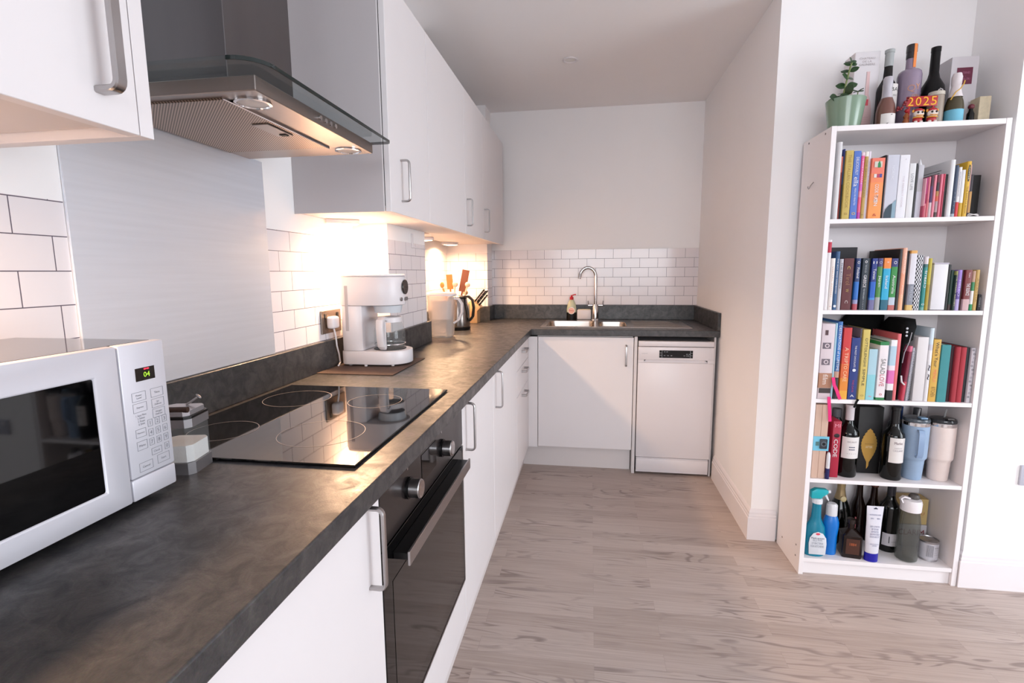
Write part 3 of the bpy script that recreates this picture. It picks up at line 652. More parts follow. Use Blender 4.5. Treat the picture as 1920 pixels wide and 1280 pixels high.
b = MB(); b.lathe([(.058, 0), (.0612, 0), (.0612, .003), (.058, .003)], M_CHROME, (0, 0, .016), seg=40); b.build('metal_band', cf)
# socket and plug
so = thing('wall_socket', 'brushed steel double wall socket left of the coffee maker', 'socket', (.0005, 1.72, 1.045))
b = MB(); b.box(0, .006, 0, .146, 0, .086, mat('bronzed_steel_plate', (132, 122, 114), .4, 1), .001, 1); b.build('face_plate', so)
b = MB(); b.box(.006, .0085, .02, .035, .055, .075, M_BPLAS, .001, 1); b.box(.006, .0085, .11, .125, .055, .075, M_BPLAS, .001, 1); b.build('switches', so)
pg = thing('power_plug', 'white plug and cable of the coffee maker in the wall socket', 'plug', (.0095, 1.77, 1.085))
b = MB(); b.box(0, .03, -.025, .025, -.022, .024, M_WPLAS, .009, 3); b.build('plug_body', pg)
b = MB(); b.sweep([(.016, 0, -.02), (.02, .004, -.05), (.017, .014, -.09), (.016, .03, -.125), (.014, .04, -.158), (.024, .012, -.163), (.03, -.005, -.163)], M_WPLAS, r=.0032); b.build('cable', pg)

# ------------------------------------------------------------------ water jug, kettle, knives, utensils
jg = thing('water_filter_jug', 'translucent white plastic water filter jug left of the kettle', 'jug', (.172, 2.695, T))
def rr(hx, hy, n=5, c=.03):
    p = []
    for sx, sy, a0 in ((1, 1, 0), (-1, 1, PI/2), (-1, -1, PI), (1, -1, 3*PI/2)):
        p += [(sx*(hx-c)+c*math.cos(a0+PI/2*k/n), sy*(hy-c)+c*math.sin(a0+PI/2*k/n)) for k in range(n+1)]
    return p
def loft(mb, rings, m, cap=(True, True)):
    t = bmesh.new(); R = [[t.verts.new((x, y, z)) for x, y in pts] for pts, z in rings]; n = len(R[0])
    for A, B in zip(R, R[1:]):
        for i in range(n): t.faces.new((A[i], A[(i+1) % n], B[(i+1) % n], B[i]))
    if cap[0]: t.faces.new(R[0][::-1])
    if cap[1]: t.faces.new(R[-1])
    bmesh.ops.recalc_face_normals(t, faces=t.faces); return mb._merge(t, m)
b = MB(); loft(b, [(rr(.058, .048), 0), (rr(.062, .052), .012), (rr(.072, .056), .2), (rr(.074, .058), .228)], M_JUG, (True, False)); b.build('jug_body', jg)
b = MB(); loft(b, [(rr(.055, .045), .004), (rr(.0555, .0455), .03)], M_GLASS); b.build('water', jg)
b = MB(); loft(b, [(rr(.05, .04), .1), (rr(.052, .042), .2)], mat('grey_filter_insert', (210, 206, 208), .4)); b.build('filter_insert', jg)
b = MB(); loft(b, [(rr(.0765, .06), .2285), (rr(.0765, .06), .238), (rr(.068, .052), .247)], M_WPLAS); b.build('lid', jg)
b = MB(); b.sweep([(.07, 0, .215), (.098, 0, .21), (.115, 0, .185), (.115, 0, .14), (.1, 0, .1), (.068, 0, .078)], M_WPLAS, sec=[(.012, -.005), (.012, .005), (-.012, .005), (-.012, -.005)], n=(0, 1, 0)); b.build('handle', jg)

kt = thing('electric_kettle', 'brushed steel electric kettle with black handle behind the water jug', 'kettle', (.165, 3.06, T))
b = MB(); b.lathe([(0, .0), (.075, 0), (.078, .018), (0, .018)], M_BPLAS, seg=36); b.build('power_base', kt)
b = MB(); b.lathe([(.074, .019), (.076, .03), (.07, .12), (.06, .185), (.058, .192)], mat('kettle_steel', (140, 132, 128), .22, 1), seg=40); b.build('body', kt)
b = MB(); b.lathe([(.0585, .1925), (.055, .205), (.03, .213), (0, .215)], M_BPLAS, seg=32); b.build('lid', kt)
b = MB(); b.sweep([(.045, -.01, .205), (.075, -.015, .207), (.1, -.018, .185), (.107, -.018, .14), (.1, -.016, .085), (.08, -.012, .06), (.066, -.01, .06)], M_BPLAS, sec=[(.011, -.007), (.011, .007), (-.011, .007), (-.011, -.007)], n=(0, 1, 0)); b.build('handle', kt)
b = MB(); b.box(.0712, .0745, -.012, .006, .06, .16, clear('water_window', (200, 210, 215), .4), .001, 1); b.build('water_gauge', kt)
b = MB(); b.prism([(-.05, .165), (-.078, .18), (-.055, .19)], -.014, .014, M_CHROME, 'y'); b.build('spout', kt)

kb = thing('knife_block', 'slanted beech knife block with black-handled knives beside the second pillar', 'knife block', (.15, 3.5, T))
b = MB(); b.prism([(-.045, 0), (.05, 0), (.05, .085), (.075, .11), (.01, .165), (-.045, .11)], -.05, .05, M_WOODK, 'y', bev=.002); b.build('block', kb)
d_ = Vector((.065, 0, .078)).normalized()
for k, (px, pz, yy, ln) in enumerate(((.03, .15, -.03, .11), (.045, .137, -.012, .115), (.06, .124, -.03, .095), (.036, .145, .02, .1))):
    kn = thing('kitchen_knife', ('black-handled knife in the topmost slot of the knife block', 'black-handled knife in the middle slot of the knife block', 'shorter black-handled knife in the lowest slot of the knife block', 'black-handled knife at the rear of the knife block')[k], 'knife', (.15+px, 3.5+yy, T+pz), group='knives in the knife block')
    b = MB(); p0 = d_*.002
    b.sweep([p0, d_*ln*.5, d_*ln], M_BPLAS, sec=[(.0095, -.005), (.0095, .005), (-.0095, .005), (-.0095, -.005)], n=(0, 1, 0)); b.build('handle', kn)
    b = MB(); 
    for q in (.3, .6, .85): b.cyl(tuple(d_*ln*q+Vector((0, -.0101, 0))), .002, .001, M_NICK, 'y', seg=8)
    b.build('rivets', kn)

up = thing('utensil_pot', 'white pot holding wooden utensils behind the kettle', 'pot', (.06, 3.38, T))
b = MB(); b.lathe([(0, 0), (.052, 0), (.056, .15), (.052, .15), (.048, .01), (0, .01)], M_WPLAS, seg=32); b.build('pot', up)
def spatula(label, base, top, w0, ln, m, sq_=True):
    d = (Vector(top)-Vector(base)).normalized(); o = thing('wooden_spatula', label, 'spatula', base, group='wooden utensils in the pot')
    b = MB(); L_ = (Vector(top)-Vector(base)).length
    b.sweep([d*0, d*(L_-ln)], m, r=.006); b.build('stick', o)
    u = Vector((d.z, 0, -d.x)).normalized(); q0 = d*(L_-ln); q1 = d*L_; b = MB()
    b.sweep([q0-d*.01, q0+d*.012, q1-d*.004, q1], m, sec=[(w0/2, -.003), (w0/2, .003), (-w0/2, .003), (-w0/2, -.003)], n=tuple(u)) if sq_ else b.sphere(tuple((q0+q1)/2), w0/2, m, (1, .25, 1.4))
    b.build('blade', o)
spatula('dark brown square-ended wooden spatula standing tallest in the pot', (.07, 3.38, T+.012), (.142, 3.39, 1.285), .05, .14, M_SPAT)
spatula('light brown rounded wooden spatula in the pot', (.05, 3.37, T+.012), (.03, 3.36, 1.255), .042, .09, M_SPAT2, True)
spatula('small wooden spoon at the left of the pot', (.045, 3.39, T+.012), (-.03, 3.37, 1.205), .03, .045, M_SPAT2, False)
def ladle(label, base, top, m, r):
    o = thing('utensil', label, 'utensil', base, group='pale utensils in the pot'); d = Vector(top)-Vector(base)
    b = MB(); b.sweep([(0, 0, 0), tuple(d)], m, r=.005); b.build('stick', o)
    b = MB(); b.sphere(tuple(d), r, m, (1, .6, 1)); b.build('head', o)
ladle('pale pink utensil head left of the dark spatula', (.045, 3.355, T+.012), (.075, 3.345, 1.19), mat('pale_wood_head', (226, 190, 170), .5), .02)
ladle('pale utensil head leaning right out of the pot', (.075, 3.37, T+.012), (.155, 3.37, 1.185), mat('pale_wood_head', (226, 190, 170), .5), .018)
ladle('pale utensil head lowest at the right rim of the pot', (.085, 3.40, T+.012), (.128, 3.415, 1.13), mat('amber_wood_head', (206, 160, 116), .5), .018)

# ------------------------------------------------------------------ sink, tap, washing-up things
sk = thing('sink', 'stainless steel inset sink with one and a half bowls and ribbed drainer', 'sink', (SX0, SY0, T))
SW, SD = SX1-SX0, SY1-SY0
bowls = [(.035, .345, .05, .4), (.375, .555, .07, .36)]
xs = [0, .035, .345, .375, .555, SW]; ys = [0, .05, .07, .36, .4, SD]
o = slab('basin_sheet', xs, ys, lambda x, y: not any(a < x < b_ and c < y < d for a, b_, c, d in bowls), .0006, .004, M_SINK, .0012); o.parent = sk
for a, b_, c, d in bowls:
    b = MB(); cx, cy = (a+b_)/2, (c+d)/2; hx, hy = (b_-a)/2, (d-c)/2; R = []
    for sc, z in ((1, .0035), (.99, -.01), (.96, -.12), (.9, -.135), (.6, -.14)): R.append(([(cx+x, cy+y) for x, y in rr(hx*sc, hy*sc, 5, .035)], z))
    loft(b, R, M_SINK, (False, True)); bw = b.build('bowl', sk)
    # corner fillets between the rounded bowl and the square cut-out
    b = MB(); b.lathe([(.0, .0015), (.035, .001), (.04, .0)], M_CHROME, (cx, cy, -.1395), seg=24); b.build('drain', bw)
b = MB()
for k in range(9): b.box(.6, SW-.04-k*.006, .06+k*.043, .066+k*.043, .0041, .0062, M_SINK, .001, 1)
b.build('drainer_ribs', sk)
tp = thing('mixer_tap', 'tall chrome swan-neck mixer tap behind the sink', 'tap', (1.02, 3.705, T+.0045))
b = MB(); b.lathe([(0, 0), (.027, 0), (.026, .006), (.0225, .01), (.0215, .1), (.016, .115), (0, .116)], M_CHROME, seg=30); b.build('base', tp)
pa = [(0, 0, .1), (0, 0, .31)]+[(-.057+.057*math.cos(a), -.006*k/10, .31+.068*math.sin(a)) for k, a in enumerate([PI*j/12 for j in range(1, 12)])]+[(-.113, -.01, .318), (-.117, -.012, .298)]
b = MB(); b.sweep(pa, M_CHROME, r=.0115, seg=16); b.build('spout', tp)
for s_, nm in ((-1, 0), (1, 1)):
    b = MB(); b.cyl((min(s_*.02, s_*.052), 0, .107), .009, .032, M_CHROME, 'x', seg=16); b.sweep([(s_*.05, 0, .1), (s_*.053, -.002, .14)], M_CHROME, r=.0045); b.build('lever', tp)
fb = thing('washing_up_bottle', 'small bottle of washing-up liquid with red cap behind the sink', 'bottle', (.846, 3.78, T))
b = MB(); b.lathe([(0, 0), (.033, 0), (.036, .01), (.036, .075), (.031, .11), (.019, .14), (.013, .148), (0, .148)], mat('clear_amber_liquid', (206, 208, 176), .15), seg=28, sy=.62); b.build('body', fb)
b = MB(); b.lathe([(0, 0), (.0335, 0), (.0365, .01), (.0365, .055), (0, .055)], M_BPLAS, seg=28, sy=.64); b.build('black_sleeve', fb)
b = MB(); b.lathe([(.0, .0), (.026, 0), (.0, .001)], col((240, 235, 232), .4), M=Matrix.Translation((0, -.0245, .068)) @ Matrix.Rotation(PI/2, 4, 'X'), seg=28)
b.lathe([(.0, .001), (.022, .001), (.0, .002)], col((244, 190, 170), .4), M=Matrix.Translation((0, -.0245, .068)) @ Matrix.Rotation(PI/2, 4, 'X'), seg=28); lb = b.build('label', fb)
letters('Fairy', (0, -.027, .068), .034, .014, col((200, 40, 44), .4), fb, 'front')
b = MB(); b.lathe([(0, .1485), (.014, .1485), (.014, .165), (.007, .172), (.007, .182), (0, .182)], col((205, 24, 40), .35), seg=20); b.sweep([(.0, 0, .178), (.02, 0, .186), (.032, 0, .186)], col((205, 24, 40), .35), r=.004); b.build('cap', fb)
tb = thing('sponge_caddy', 'small white box on the sink ledge left of the tap', 'box', (.94, 3.775, T+.0045))
b = MB(); b.box(-.052, .05, -.022, .022, 0, .07, M_WPLAS, .004); b.build('box', tb)
b = MB(); b.box(-.045, .043, -.016, .016, .07, .074, col((232, 214, 180), .8)); b.build('sponge', tb)

# ceiling spotlight, wall switch
cs = thing('ceiling_spotlight', 'small white recessed spotlight in the kitchen ceiling', 'spotlight', (.854, 2.994, ZC))
b = MB(); b.lathe([(.042, -.0005), (.042, -.004), (.034, -.006), (.028, -.002), (.028, 0)], M_TRIM, seg=36); b.build('bezel', cs)
b = MB(); b.lathe([(.027, -.001), (0, -.0015)], col((240, 236, 232), .3), seg=28); b.build('lens', cs)
sw = thing('wall_switch', 'pale grey double socket at the right edge of the photo', 'socket', (2.632, 2.1415, .438))
b = MB(); b.box(0, .146, -.009, 0, 0, .08, col((188, 188, 200), .35), .002); b.build('plate', sw)
b = MB(); b.box(.02, .04, -.012, -.009, .05, .068, M_WPLAS, .001, 1); b.box(.106, .126, -.012, -.009, .05, .068, M_WPLAS, .001, 1); b.build('rocker', sw)

# ------------------------------------------------------------------ bookcase
BX, BY, BW, BD, BH = 1.8646, 2.133, .592, .253, 1.8
bc = thing('bookcase', 'tall narrow white bookcase packed with books and bottles in the alcove', 'bookcase', (BX, BY, 0))
def part(name, q, m=None, par=None, bev=.0006):
    b = MB(); b.box(*q, m or M_SHELF, bev, 1); return b.build(name, par or bc)
lp = part('side_panel', (0, .018, 0, BD, 0, BH)); rp_ = part('side_panel', (BW-.018, BW, 0, BD, 0, BH))
part('back_panel', (.0185, BW-.0185, BD-.006, BD-.001, .055, BH-.001), bev=0)
part('top_board', (.0185, BW-.0185, 0.0005, BD-.0065, BH-.019, BH-.0005))
part('plinth_board', (.0185, BW-.0185, .015, .03, 0, .056)); part('bottom_shelf', (.0185, BW-.0185, .002, BD-.0065, .0565, .073))
for z in (.422, .757, 1.113, 1.46): part('shelf', (.0185, BW-.0185, .0015, BD-.0065, z-.016, z))
b = MB()
for y, z in ((.05, 1.785), (.2, 1.785), (.04, .062), (.19, .062), (.04, .11)):
    b = MB(); b.cyl((-.0012, y, z), .004, .0014, col((120, 112, 110), .5), 'x', seg=12); b.build('screw_cap', lp)
hk = thing('wall_hook', 'tiny white hook on the left side of the bookcase', 'hook', (BX-.0003, BY+.145, 1.607))
b = MB(); b.sweep([(-.001, -.02, .012), (-.008, -.012, .0), (-.010, 0, -.012), (-.008, .014, -.008), (-.007, .018, .0)], M_NICK, r=.0016, seg=8); b.build('hook', hk)

def pal(c, r=.5, **k):
    c = tuple(int(v*.92) for v in c)
    return mat('bumped_%02x%02x%02x' % c, c, r, **k) if k else col(c, r)
GOLD = (190, 158, 84)
def book(shelf, x0, x1, h, y, d, bands, label, text=(), group=None, pages=(226, 219, 208), cat='book', name='book', rough=.5, tilt=0., soft=False):
    """bands: [(height fraction from bottom, rgb)...] colours of spine and boards; text: (string, centre, length frac, width frac, rgb, dir)"""
    z = {1: 1.4603, 2: 1.1133, 3: .7573, 4: .4223, 5: .0733}[shelf]; w = x1-x0; cx = (x0+x1)/2
    o = thing(name, label, cat, (cx, y, z+abs(tilt)*w/2), 0, group)
    if tilt: o.rotation_euler = (0, tilt, 0)
    hw = w/2; t = min(.002, w*.22); r = min(.003, w*.3); rd = 0 if soft else .003
    outer = [(-hw, d), (-hw, r), (-hw+r*.4, r*.3), (0, -.0006), (hw-r*.4, r*.3), (hw, r), (hw, d)]
    inner = [(hw-t, d), (hw-t, r+t), (-hw+t, r+t), (-hw+t, d)]
    pts = outer+inner; b = MB(); zc = 0
    for fr, c in bands:
        z1 = h*fr; b.prism(pts, zc, z1, c if not isinstance(c, tuple) else pal(c, rough)); zc = z1
    bmesh.ops.remove_doubles(b.bm, verts=b.bm.verts, dist=1e-6)
    b.build('cover', o, ang=50)
    if w > .004:
        b = MB(); b.box(-hw+t+.0001, hw-t-.0001, r+t+.0002, d-rd, rd, h-rd, pal(pages, .9)); b.build('pages', o)
    for s, c, ln, wd, tc, dr in text:
        letters(s, (0, -.0006, h*c), h*ln, w*wd, pal(tc, .5), o, dr, depth=.0006)
    return o
G1, G2, G3 = 'books on the top book shelf', 'travel guides and books on the second book shelf', 'books on the third book shelf'
WT = (236, 232, 234)
D = .2
# --- first shelf of books
book(1, 1.8895, 1.8965, .21, 2.165, .19, [(1, (12, 11, 13))], 'very thin black book at the far left of the top book shelf', group=G1)
book(1, 1.897, 1.9115, .284, 2.143, .22, [(1, (222, 220, 222))], 'tall plain white binder, tallest on the top book shelf', cat='binder', name='binder')
book(1, 1.913, 1.9195, .232, 2.15, .2, [(.75, (150, 62, 54)), (1, (222, 126, 108))], 'thin brick-red book right of the tall white binder', group=G1)
book(1, 1.920, 1.9258, .259, 2.15, .2, [(.5, (34, 44, 48)), (.85, (52, 74, 104)), (1, (46, 58, 120))], 'thin navy and slate book left of the wide yellow book on the top shelf', group=G1)
book(1, 1.9265, 1.953, .252, 2.143, .19, [(1, (205, 178, 92))], 'wide mustard-yellow book left of the blue one on the top shelf', [('THE ITALIAN COOKBOOK', .55, .78, .4, (170, 140, 70), 'down'), ('B', .08, .04, .3, (170, 140, 70), 'front')], G1)
book(1, 1.9535, 1.979, .249, 2.143, .19, [(1, (82, 118, 200))], 'bright blue book with white vertical lettering on the top shelf', [('DELICIOUSLY', .78, .26, .38, WT, 'down'), ('ella', .55, .14, .6, WT, 'down'), ('MEALS IN MINUTES', .33, .25, .25, (220, 226, 240), 'down'), ('o', .08, .05, .4, (226, 190, 90), 'front')], G1)
book(1, 1.9796, 1.991, .243, 2.143, .19, [(.1, (196, 60, 170)), (.33, (240, 96, 140)), (.42, (244, 150, 170)), (.55, (220, 100, 190)), (.95, (240, 92, 160)), (1, (244, 214, 224))], 'pink and magenta book right of the bright blue one', [('VEGETARIAN', .72, .38, .4, (250, 220, 234), 'down')], G1)
book(1, 1.9915, 2.0042, .245, 2.143, .19, [(.93, (190, 154, 76)), (1, (240, 232, 226))], 'ochre-gold book with white top edge between pink and pale lilac books', [('THE GREEN KITCHEN', .6, .55, .45, (112, 84, 48), 'down'), ('*', .06, .03, .3, (70, 52, 52), 'front')], G1)
book(1, 2.0050, 2.0163, .247, 2.15, .2, [(1, (228, 216, 228))], 'pale lilac-white book left of the fat orange book', [('CURRY EVERYDAY', .6, .5, .35, (200, 180, 200), 'down')], G1)
o = book(1, 2.0170, 2.0625, .221, 2.143, .18, [(.3, (248, 158, 84)), (.6, (248, 150, 88)), (.75, (246, 140, 94)), (1, (240, 126, 104))], 'fat orange book with green and blue emblem, widest on the top shelf', [('COOK TO BE', .42, .3, .3, WT, 'down'), ('THIN', .3, .18, .26, WT, 'down'), ('&', .06, .06, .2, (190, 60, 50), 'front')], G1)
b = MB(); b.box(-.014, .012, -.0016, -.0008, .187, .208, pal((216, 208, 196))); b.build('crest', o)
b = MB(); b.prism([(-.003, .186), (.007, .186), (.007, .196), (.002, .212), (-.003, .2)], -.002, -.0016, pal((36, 132, 74)), 'y'); b.build('green_bottle_print', o)
b = MB(); b.box(-.013, .0, -.0016, -.0008, .150, .163, pal((232, 224, 220))); b.box(-.004, .006, -.002, -.001, .150, .163, pal((190, 60, 90))); b.box(.004, .014, -.0016, -.0008, .150, .163, pal((66, 70, 150))); b.build('flag_print', o)
book(1, 2.0632, 2.0696, .231, 2.148, .2, [(1, (10, 9, 11))], 'thin black book right of the fat orange book', group=G1)
o = book(1, 2.0702, 2.111, .230, 2.143, .2, [(1, (206, 206, 218))], 'wide pale grey book with a dark curved corner at its foot', [('NORDIC', .72, .22, .2, (232, 232, 240), 'down'), ('LARS', .13, .09, .1, WT, 'down')], G1)
b = MB(); b.prism([(-.0195, .0005), (-.0185, .02), (-.014, .034), (-.004, .048), (.006, .054), (.006, .0005)], -.0014, -.0006, pal((44, 64, 78)), 'y'); b.build('dark_curve', o)
b = MB(); b.prism([(.0065, .0005), (.0065, .054), (.019, .068), (.019, .0005)], -.0014, -.0006, pal((140, 168, 184)), 'y'); b.build('blue_curve', o)
book(1, 2.1120, 2.146, .228, 2.143, .2, [(1, (234, 232, 238))], 'wide white book right of the one with a dark corner', [('THE PERFECT COOK', .42, .5, .16, (214, 198, 206), 'down'), ('J', .93, .03, .1, (200, 190, 200), 'front')], G1)
book(1, 2.1465, 2.1690, .197, 2.143, .19, [(1, (226, 224, 226))], 'shorter white-grey book with thin grey lettering', [('LOVE LIFE', .66, .3, .36, (140, 140, 146), 'down')], G1)
book(1, 2.1700, 2.1800, .197, 2.15, .19, [(1, (10, 9, 11))], 'black book between the grey-lettered book and the plastic sleeve', group=G1)
o = book(1, 2.1830, 2.2030, .192, 2.155, .18, [(.5, (214, 212, 224)), (1, (196, 194, 200))], 'translucent grey plastic folder with a white candle-shaped tip', cat='folder', name='plastic_folder')
b = MB(); b.lathe([(0, 0), (.007, 0), (.0075, .02), (.003, .035), (0, .045)], pal((222, 220, 224)), (.003, .02, .1765)); b.build('white_tip', o)
GM = 'thin pink magazines'
for i, (a, c, h, bd, lb) in enumerate((
    (2.2036, 2.2085, .142, [(.3, (200, 84, 110)), (1, (240, 176, 190))], 'leftmost of the thin pink magazines, pale pink'),
    (2.2090, 2.2140, .144, [(.35, (236, 150, 160)), (.6, (170, 48, 96)), (1, (190, 70, 130))], 'thin magazine with deep magenta middle, second from the left'),
    (2.2146, 2.2220, .147, [(.45, (216, 110, 120)), (1, (222, 120, 136))], 'thin rose-coloured magazine, third from the left'),
    (2.2226, 2.2330, .150, [(.36, (206, 186, 190)), (.75, (70, 32, 88)), (1, (64, 24, 48))], 'magazine with dark purple and pale patterned spine'),
    (2.2336, 2.2420, .153, [(1, (234, 138, 156))], 'plain salmon-pink magazine in the middle of the pink stack'),
    (2.2426, 2.2535, .153, [(.12, (72, 52, 52)), (.38, (170, 144, 148)), (.5, (206, 92, 62)), (.62, (178, 130, 70)), (.82, (40, 22, 34)), (1, (104, 30, 54))], 'magazine with dark, orange and ochre patterned spine'),
    (2.2541, 2.2625, .155, [(.5, (226, 120, 140)), (1, (230, 126, 146))], 'rose magazine right of the patterned one'),
    (2.2631, 2.2700, .156, [(.6, (176, 52, 78)), (1, (196, 62, 90))], 'raspberry-red magazine, rightmost of the pink stack'))):
    book(1, a, c, h, 2.143+.001*(i % 2), .16, bd, lb, group=GM, cat='magazine', name='magazine')
book(1, 2.2715, 2.2820, .155, 2.15, .17, [(1, (12, 11, 12))], 'small black book right of the pink magazines', group=G1)
o = book(1, 2.2826, 2.2985, .205, 2.143, .225, [(1, (228, 228, 230))], 'tall white magazine file with a grey printed side', cat='magazine file', name='magazine_file')
for k in range(3):
    b = MB(); b.box(-.0085, -.0081, .05+k*.01, .16, .175-k*.009, .177-k*.009, pal((70, 72, 78))); b.build('printed_line', o)
book(1, 2.2995, 2.3115, .185, 2.143, .17, [(.06, (170, 180, 190)), (1, (50, 66, 92))], 'slate-blue narrow book right of the white magazine file', [('. . : . .', .3, .35, .2, (220, 226, 232), 'down')], G1)
book(1, 2.3120, 2.3235, .178, 2.145, .16, [(.3, (216, 52, 58)), (1, (238, 234, 236))], 'white spiral-bound booklet with a red foot', [('WWWWWWW', .66, .5, .35, (120, 124, 140), 'down')], G1)
book(1, 2.3240, 2.3362, .168, 2.145, .16, [(.3, (206, 166, 46)), (1, (238, 236, 238))], 'white booklet with a yellow foot', group=G1)
o = book(1, 2.3368, 2.3510, .197, 2.143, .16, [(1, (222, 176, 44))], 'tall yellow book with a dark oval title panel', [('THE BARISTA BOOK', .3, .5, .3, (120, 90, 30), 'down')], G1)
b = MB(); b.prism([(.0045*math.cos(a), .155+.03*math.sin(a)) for a in [PI*k/10 for k in range(20)]], -.0016, -.0006, pal((60, 56, 48)), 'y'); b.build('oval_panel', o)
letters('COFFEE', (0, -.0012, .155), .045, .005, pal((230, 214, 170)), o, 'down', depth=.0006)
book(1, 2.3518, 2.3570, .186, 2.15, .15, [(.5, (104, 74, 70)), (1, (222, 176, 180))], 'thin dusty-pink booklet right of the tall yellow book', group=G1)
book(1, 2.3575, 2.3700, .152, 2.155, .15, [(.1, (40, 30, 34)), (.6, (190, 140, 70)), (1, (40, 26, 36))], 'dark booklet with a tan lower spine near the shelf end', group=G1)
book(1, 2.3860, 2.4170, .155, 2.19, .16, [(1, (9, 9, 10))], 'black book standing back at the right end of the top book shelf', group=G1)
rb = thing('hair_tie', 'small white looped band lying at the right front of the top book shelf', 'hair tie', (2.375, 2.148, 1.4625))
b = MB(); b.sweep([(.018*math.cos(a), .007*math.sin(a)+.002*math.cos(3*a), .004+.003*math.sin(2*a)) for a in [2*PI*k/16 for k in range(16)]], pal((232, 228, 228)), r=.0018, closed=True, n=(0, 0, 1)); b.build('band', rb)

# --- second shelf of books
book(2, 1.8880, 1.9015, .270, 2.143, .2, [(.82, (236, 230, 232)), (.97, (190, 30, 62)), (1, (236, 230, 232))], 'tall white book with a crimson patch at the top, far left of the second shelf', group=G2)
book(2, 1.9025, 1.9185, .2, 2.143, .19, [(1, (240, 230, 224))], 'white book with faint orange lettering', [('VISUAL FOOD', .55, .6, .3, (226, 180, 150), 'down'), ('+', .07, .04, .2, (214, 70, 60), 'front')], G2)
o = book(2, 1.9192, 1.9335, .226, 2.143, .19, [(1, (44, 86, 132))], 'slim steel-blue book with white line of text and round badge', [('THE BOY WHO HARNESSED', .58, .6, .3, WT, 'down')], G2)
b = MB(); b.cyl((0, -.0018, .015), .005, .0012, pal((226, 230, 236)), 'y', seg=20); b.build('badge', o)
book(2, 1.9342, 1.9480, .197, 2.143, .19, [(1, (190, 188, 196))], 'light grey book with dark lettering left of the maroon volume', [('THE KITCHEN', .68, .5, .4, (60, 64, 84), 'down')], G2)
book(2, 1.9490, 1.9850, .199, 2.143, .18, [(1, (92, 32, 38))], 'wide maroon volume with gold script, thickest coloured book on the second shelf', [('c', .82, .06, .3, GOLD, 'down'), ('Tirol', .6, .22, .42, (150, 104, 70), 'down'), ('W', .38, .06, .3, GOLD, 'down'), ('c', .16, .06, .3, (186, 170, 170), 'down')], G2)
book(2, 1.9856, 1.9915, .196, 2.15, .18, [(1, (12, 10, 12))], 'thin black upright right of the maroon volume', group=G2)  # plain black upright without lettering
book(2, 1.9921, 2.0090, .199, 2.143, .18, [(.12, (180, 70, 84)), (.2, (150, 150, 190)), (.22, (20, 90, 180)), (.55, (20, 104, 190)), (1, (22, 48, 104))], 'blue travel guide lettered Finland with a red foot', [('Finland', .72, .2, .5, WT, 'down'), ('O', .92, .05, .5, WT, 'down')], G2)
book(2, 2.0096, 2.0145, .196, 2.155, .18, [(1, (12, 10, 12))], 'thin black slab standing in for the dark gap between the Finland and Greece guides', group=G2)  # black slab puts the shade of the gap between two spines into colour
book(2, 2.0150, 2.0385, .199, 2.143, .18, [(1, (38, 48, 60))], 'charcoal travel guide lettered GREECE', [('THE ROUGH', .8, .16, .28, (170, 176, 180), 'down'), ('GREECE', .56, .24, .42, WT, 'down'), ('THE MAINLAND', .32, .2, .22, (190, 196, 200), 'down'), ('. . . . . .', .12, .18, .1, WT, 'down'), ('o', .93, .05, .36, WT, 'down')], G2)
book(2, 2.0391, 2.0482, .198, 2.15, .18, [(1, (14, 12, 16))], 'black book between the Greece and Taiwan guides', group=G2)
o = book(2, 2.0488, 2.0680, .198, 2.143, .18, [(.2, (110, 106, 150)), (.24, (60, 140, 210)), (.55, (20, 92, 190)), (1, (22, 46, 128))], 'blue travel guide lettered Taiwan', [('Taiwan', .7, .2, .48, WT, 'down'), ('||', .92, .07, .5, WT, 'front')], G2)
book(2, 2.0686, 2.0872, .198, 2.143, .18, [(.25, (160, 160, 160)), (.84, (62, 128, 52)), (1, (52, 44, 110))], 'green travel guide with purple top lettered Japan', [('Japan', .56, .22, .5, WT, 'down'), ('O', .92, .05, .5, (190, 190, 214), 'down')], G2)
book(2, 2.0900, 2.1160, .199, 2.143, .18, [(.2, (22, 96, 120)), (.8, (36, 168, 208)), (1, (238, 138, 62))], 'turquoise travel guide with orange top lettered Iceland', [('Iceland', .54, .24, .36, WT, 'down'), ('*', .92, .04, .24, WT, 'front')], G2)
book(2, 2.1168, 2.1398, .197, 2.143, .18, [(.1, (186, 100, 96)), (.25, (190, 200, 214)), (.84, (46, 136, 60)), (1, (42, 46, 112))], 'green travel guide with navy top lettered Australia', [('Australia', .5, .36, .42, WT, 'down'), ('O', .92, .06, .45, WT, 'down')], G2)
book(2, 2.1405, 2.1512, .232, 2.143, .215, [(1, (16, 12, 12))], 'tall black photo book left of the peach-spined book', group=G2)
book(2, 2.1519, 2.1675, .236, 2.143, .2, [(.25, (244, 178, 138)), (.6, (244, 164, 130)), (1, (242, 178, 152))], 'tall peach-pink book, tallest in the middle of the second shelf', [('THE ATLAS OF', .75, .35, .3, (250, 220, 205), 'down'), ('FOOD', .3, .2, .3, (250, 220, 205), 'down')], G2)
book(2, 2.1682, 2.1795, .224, 2.15, .2, [(1, (18, 14, 18))], 'black book right of the tall peach-pink one', group=G2)
book(2, 2.1802, 2.2025, .226, 2.143, .2, [(.09, (222, 186, 112)), (.44, (130, 132, 144)), (.95, (222, 218, 224)), (1, (226, 168, 92))], 'grey and white book with yellow foot and orange top edge', [('PEOPLE PLACES', .28, .25, .4, (190, 192, 202), 'down')], G2)
o = book(2, 2.2032, 2.2240, .209, 2.143, .18, [(1, M_GING)], 'notebook covered in black and white gingham', cat='notebook', name='notebook')
book(2, 2.2246, 2.2292, .206, 2.15, .18, [(1, (206, 212, 220))], 'thin pale blue-grey booklet beside the gingham notebook', group=G2)
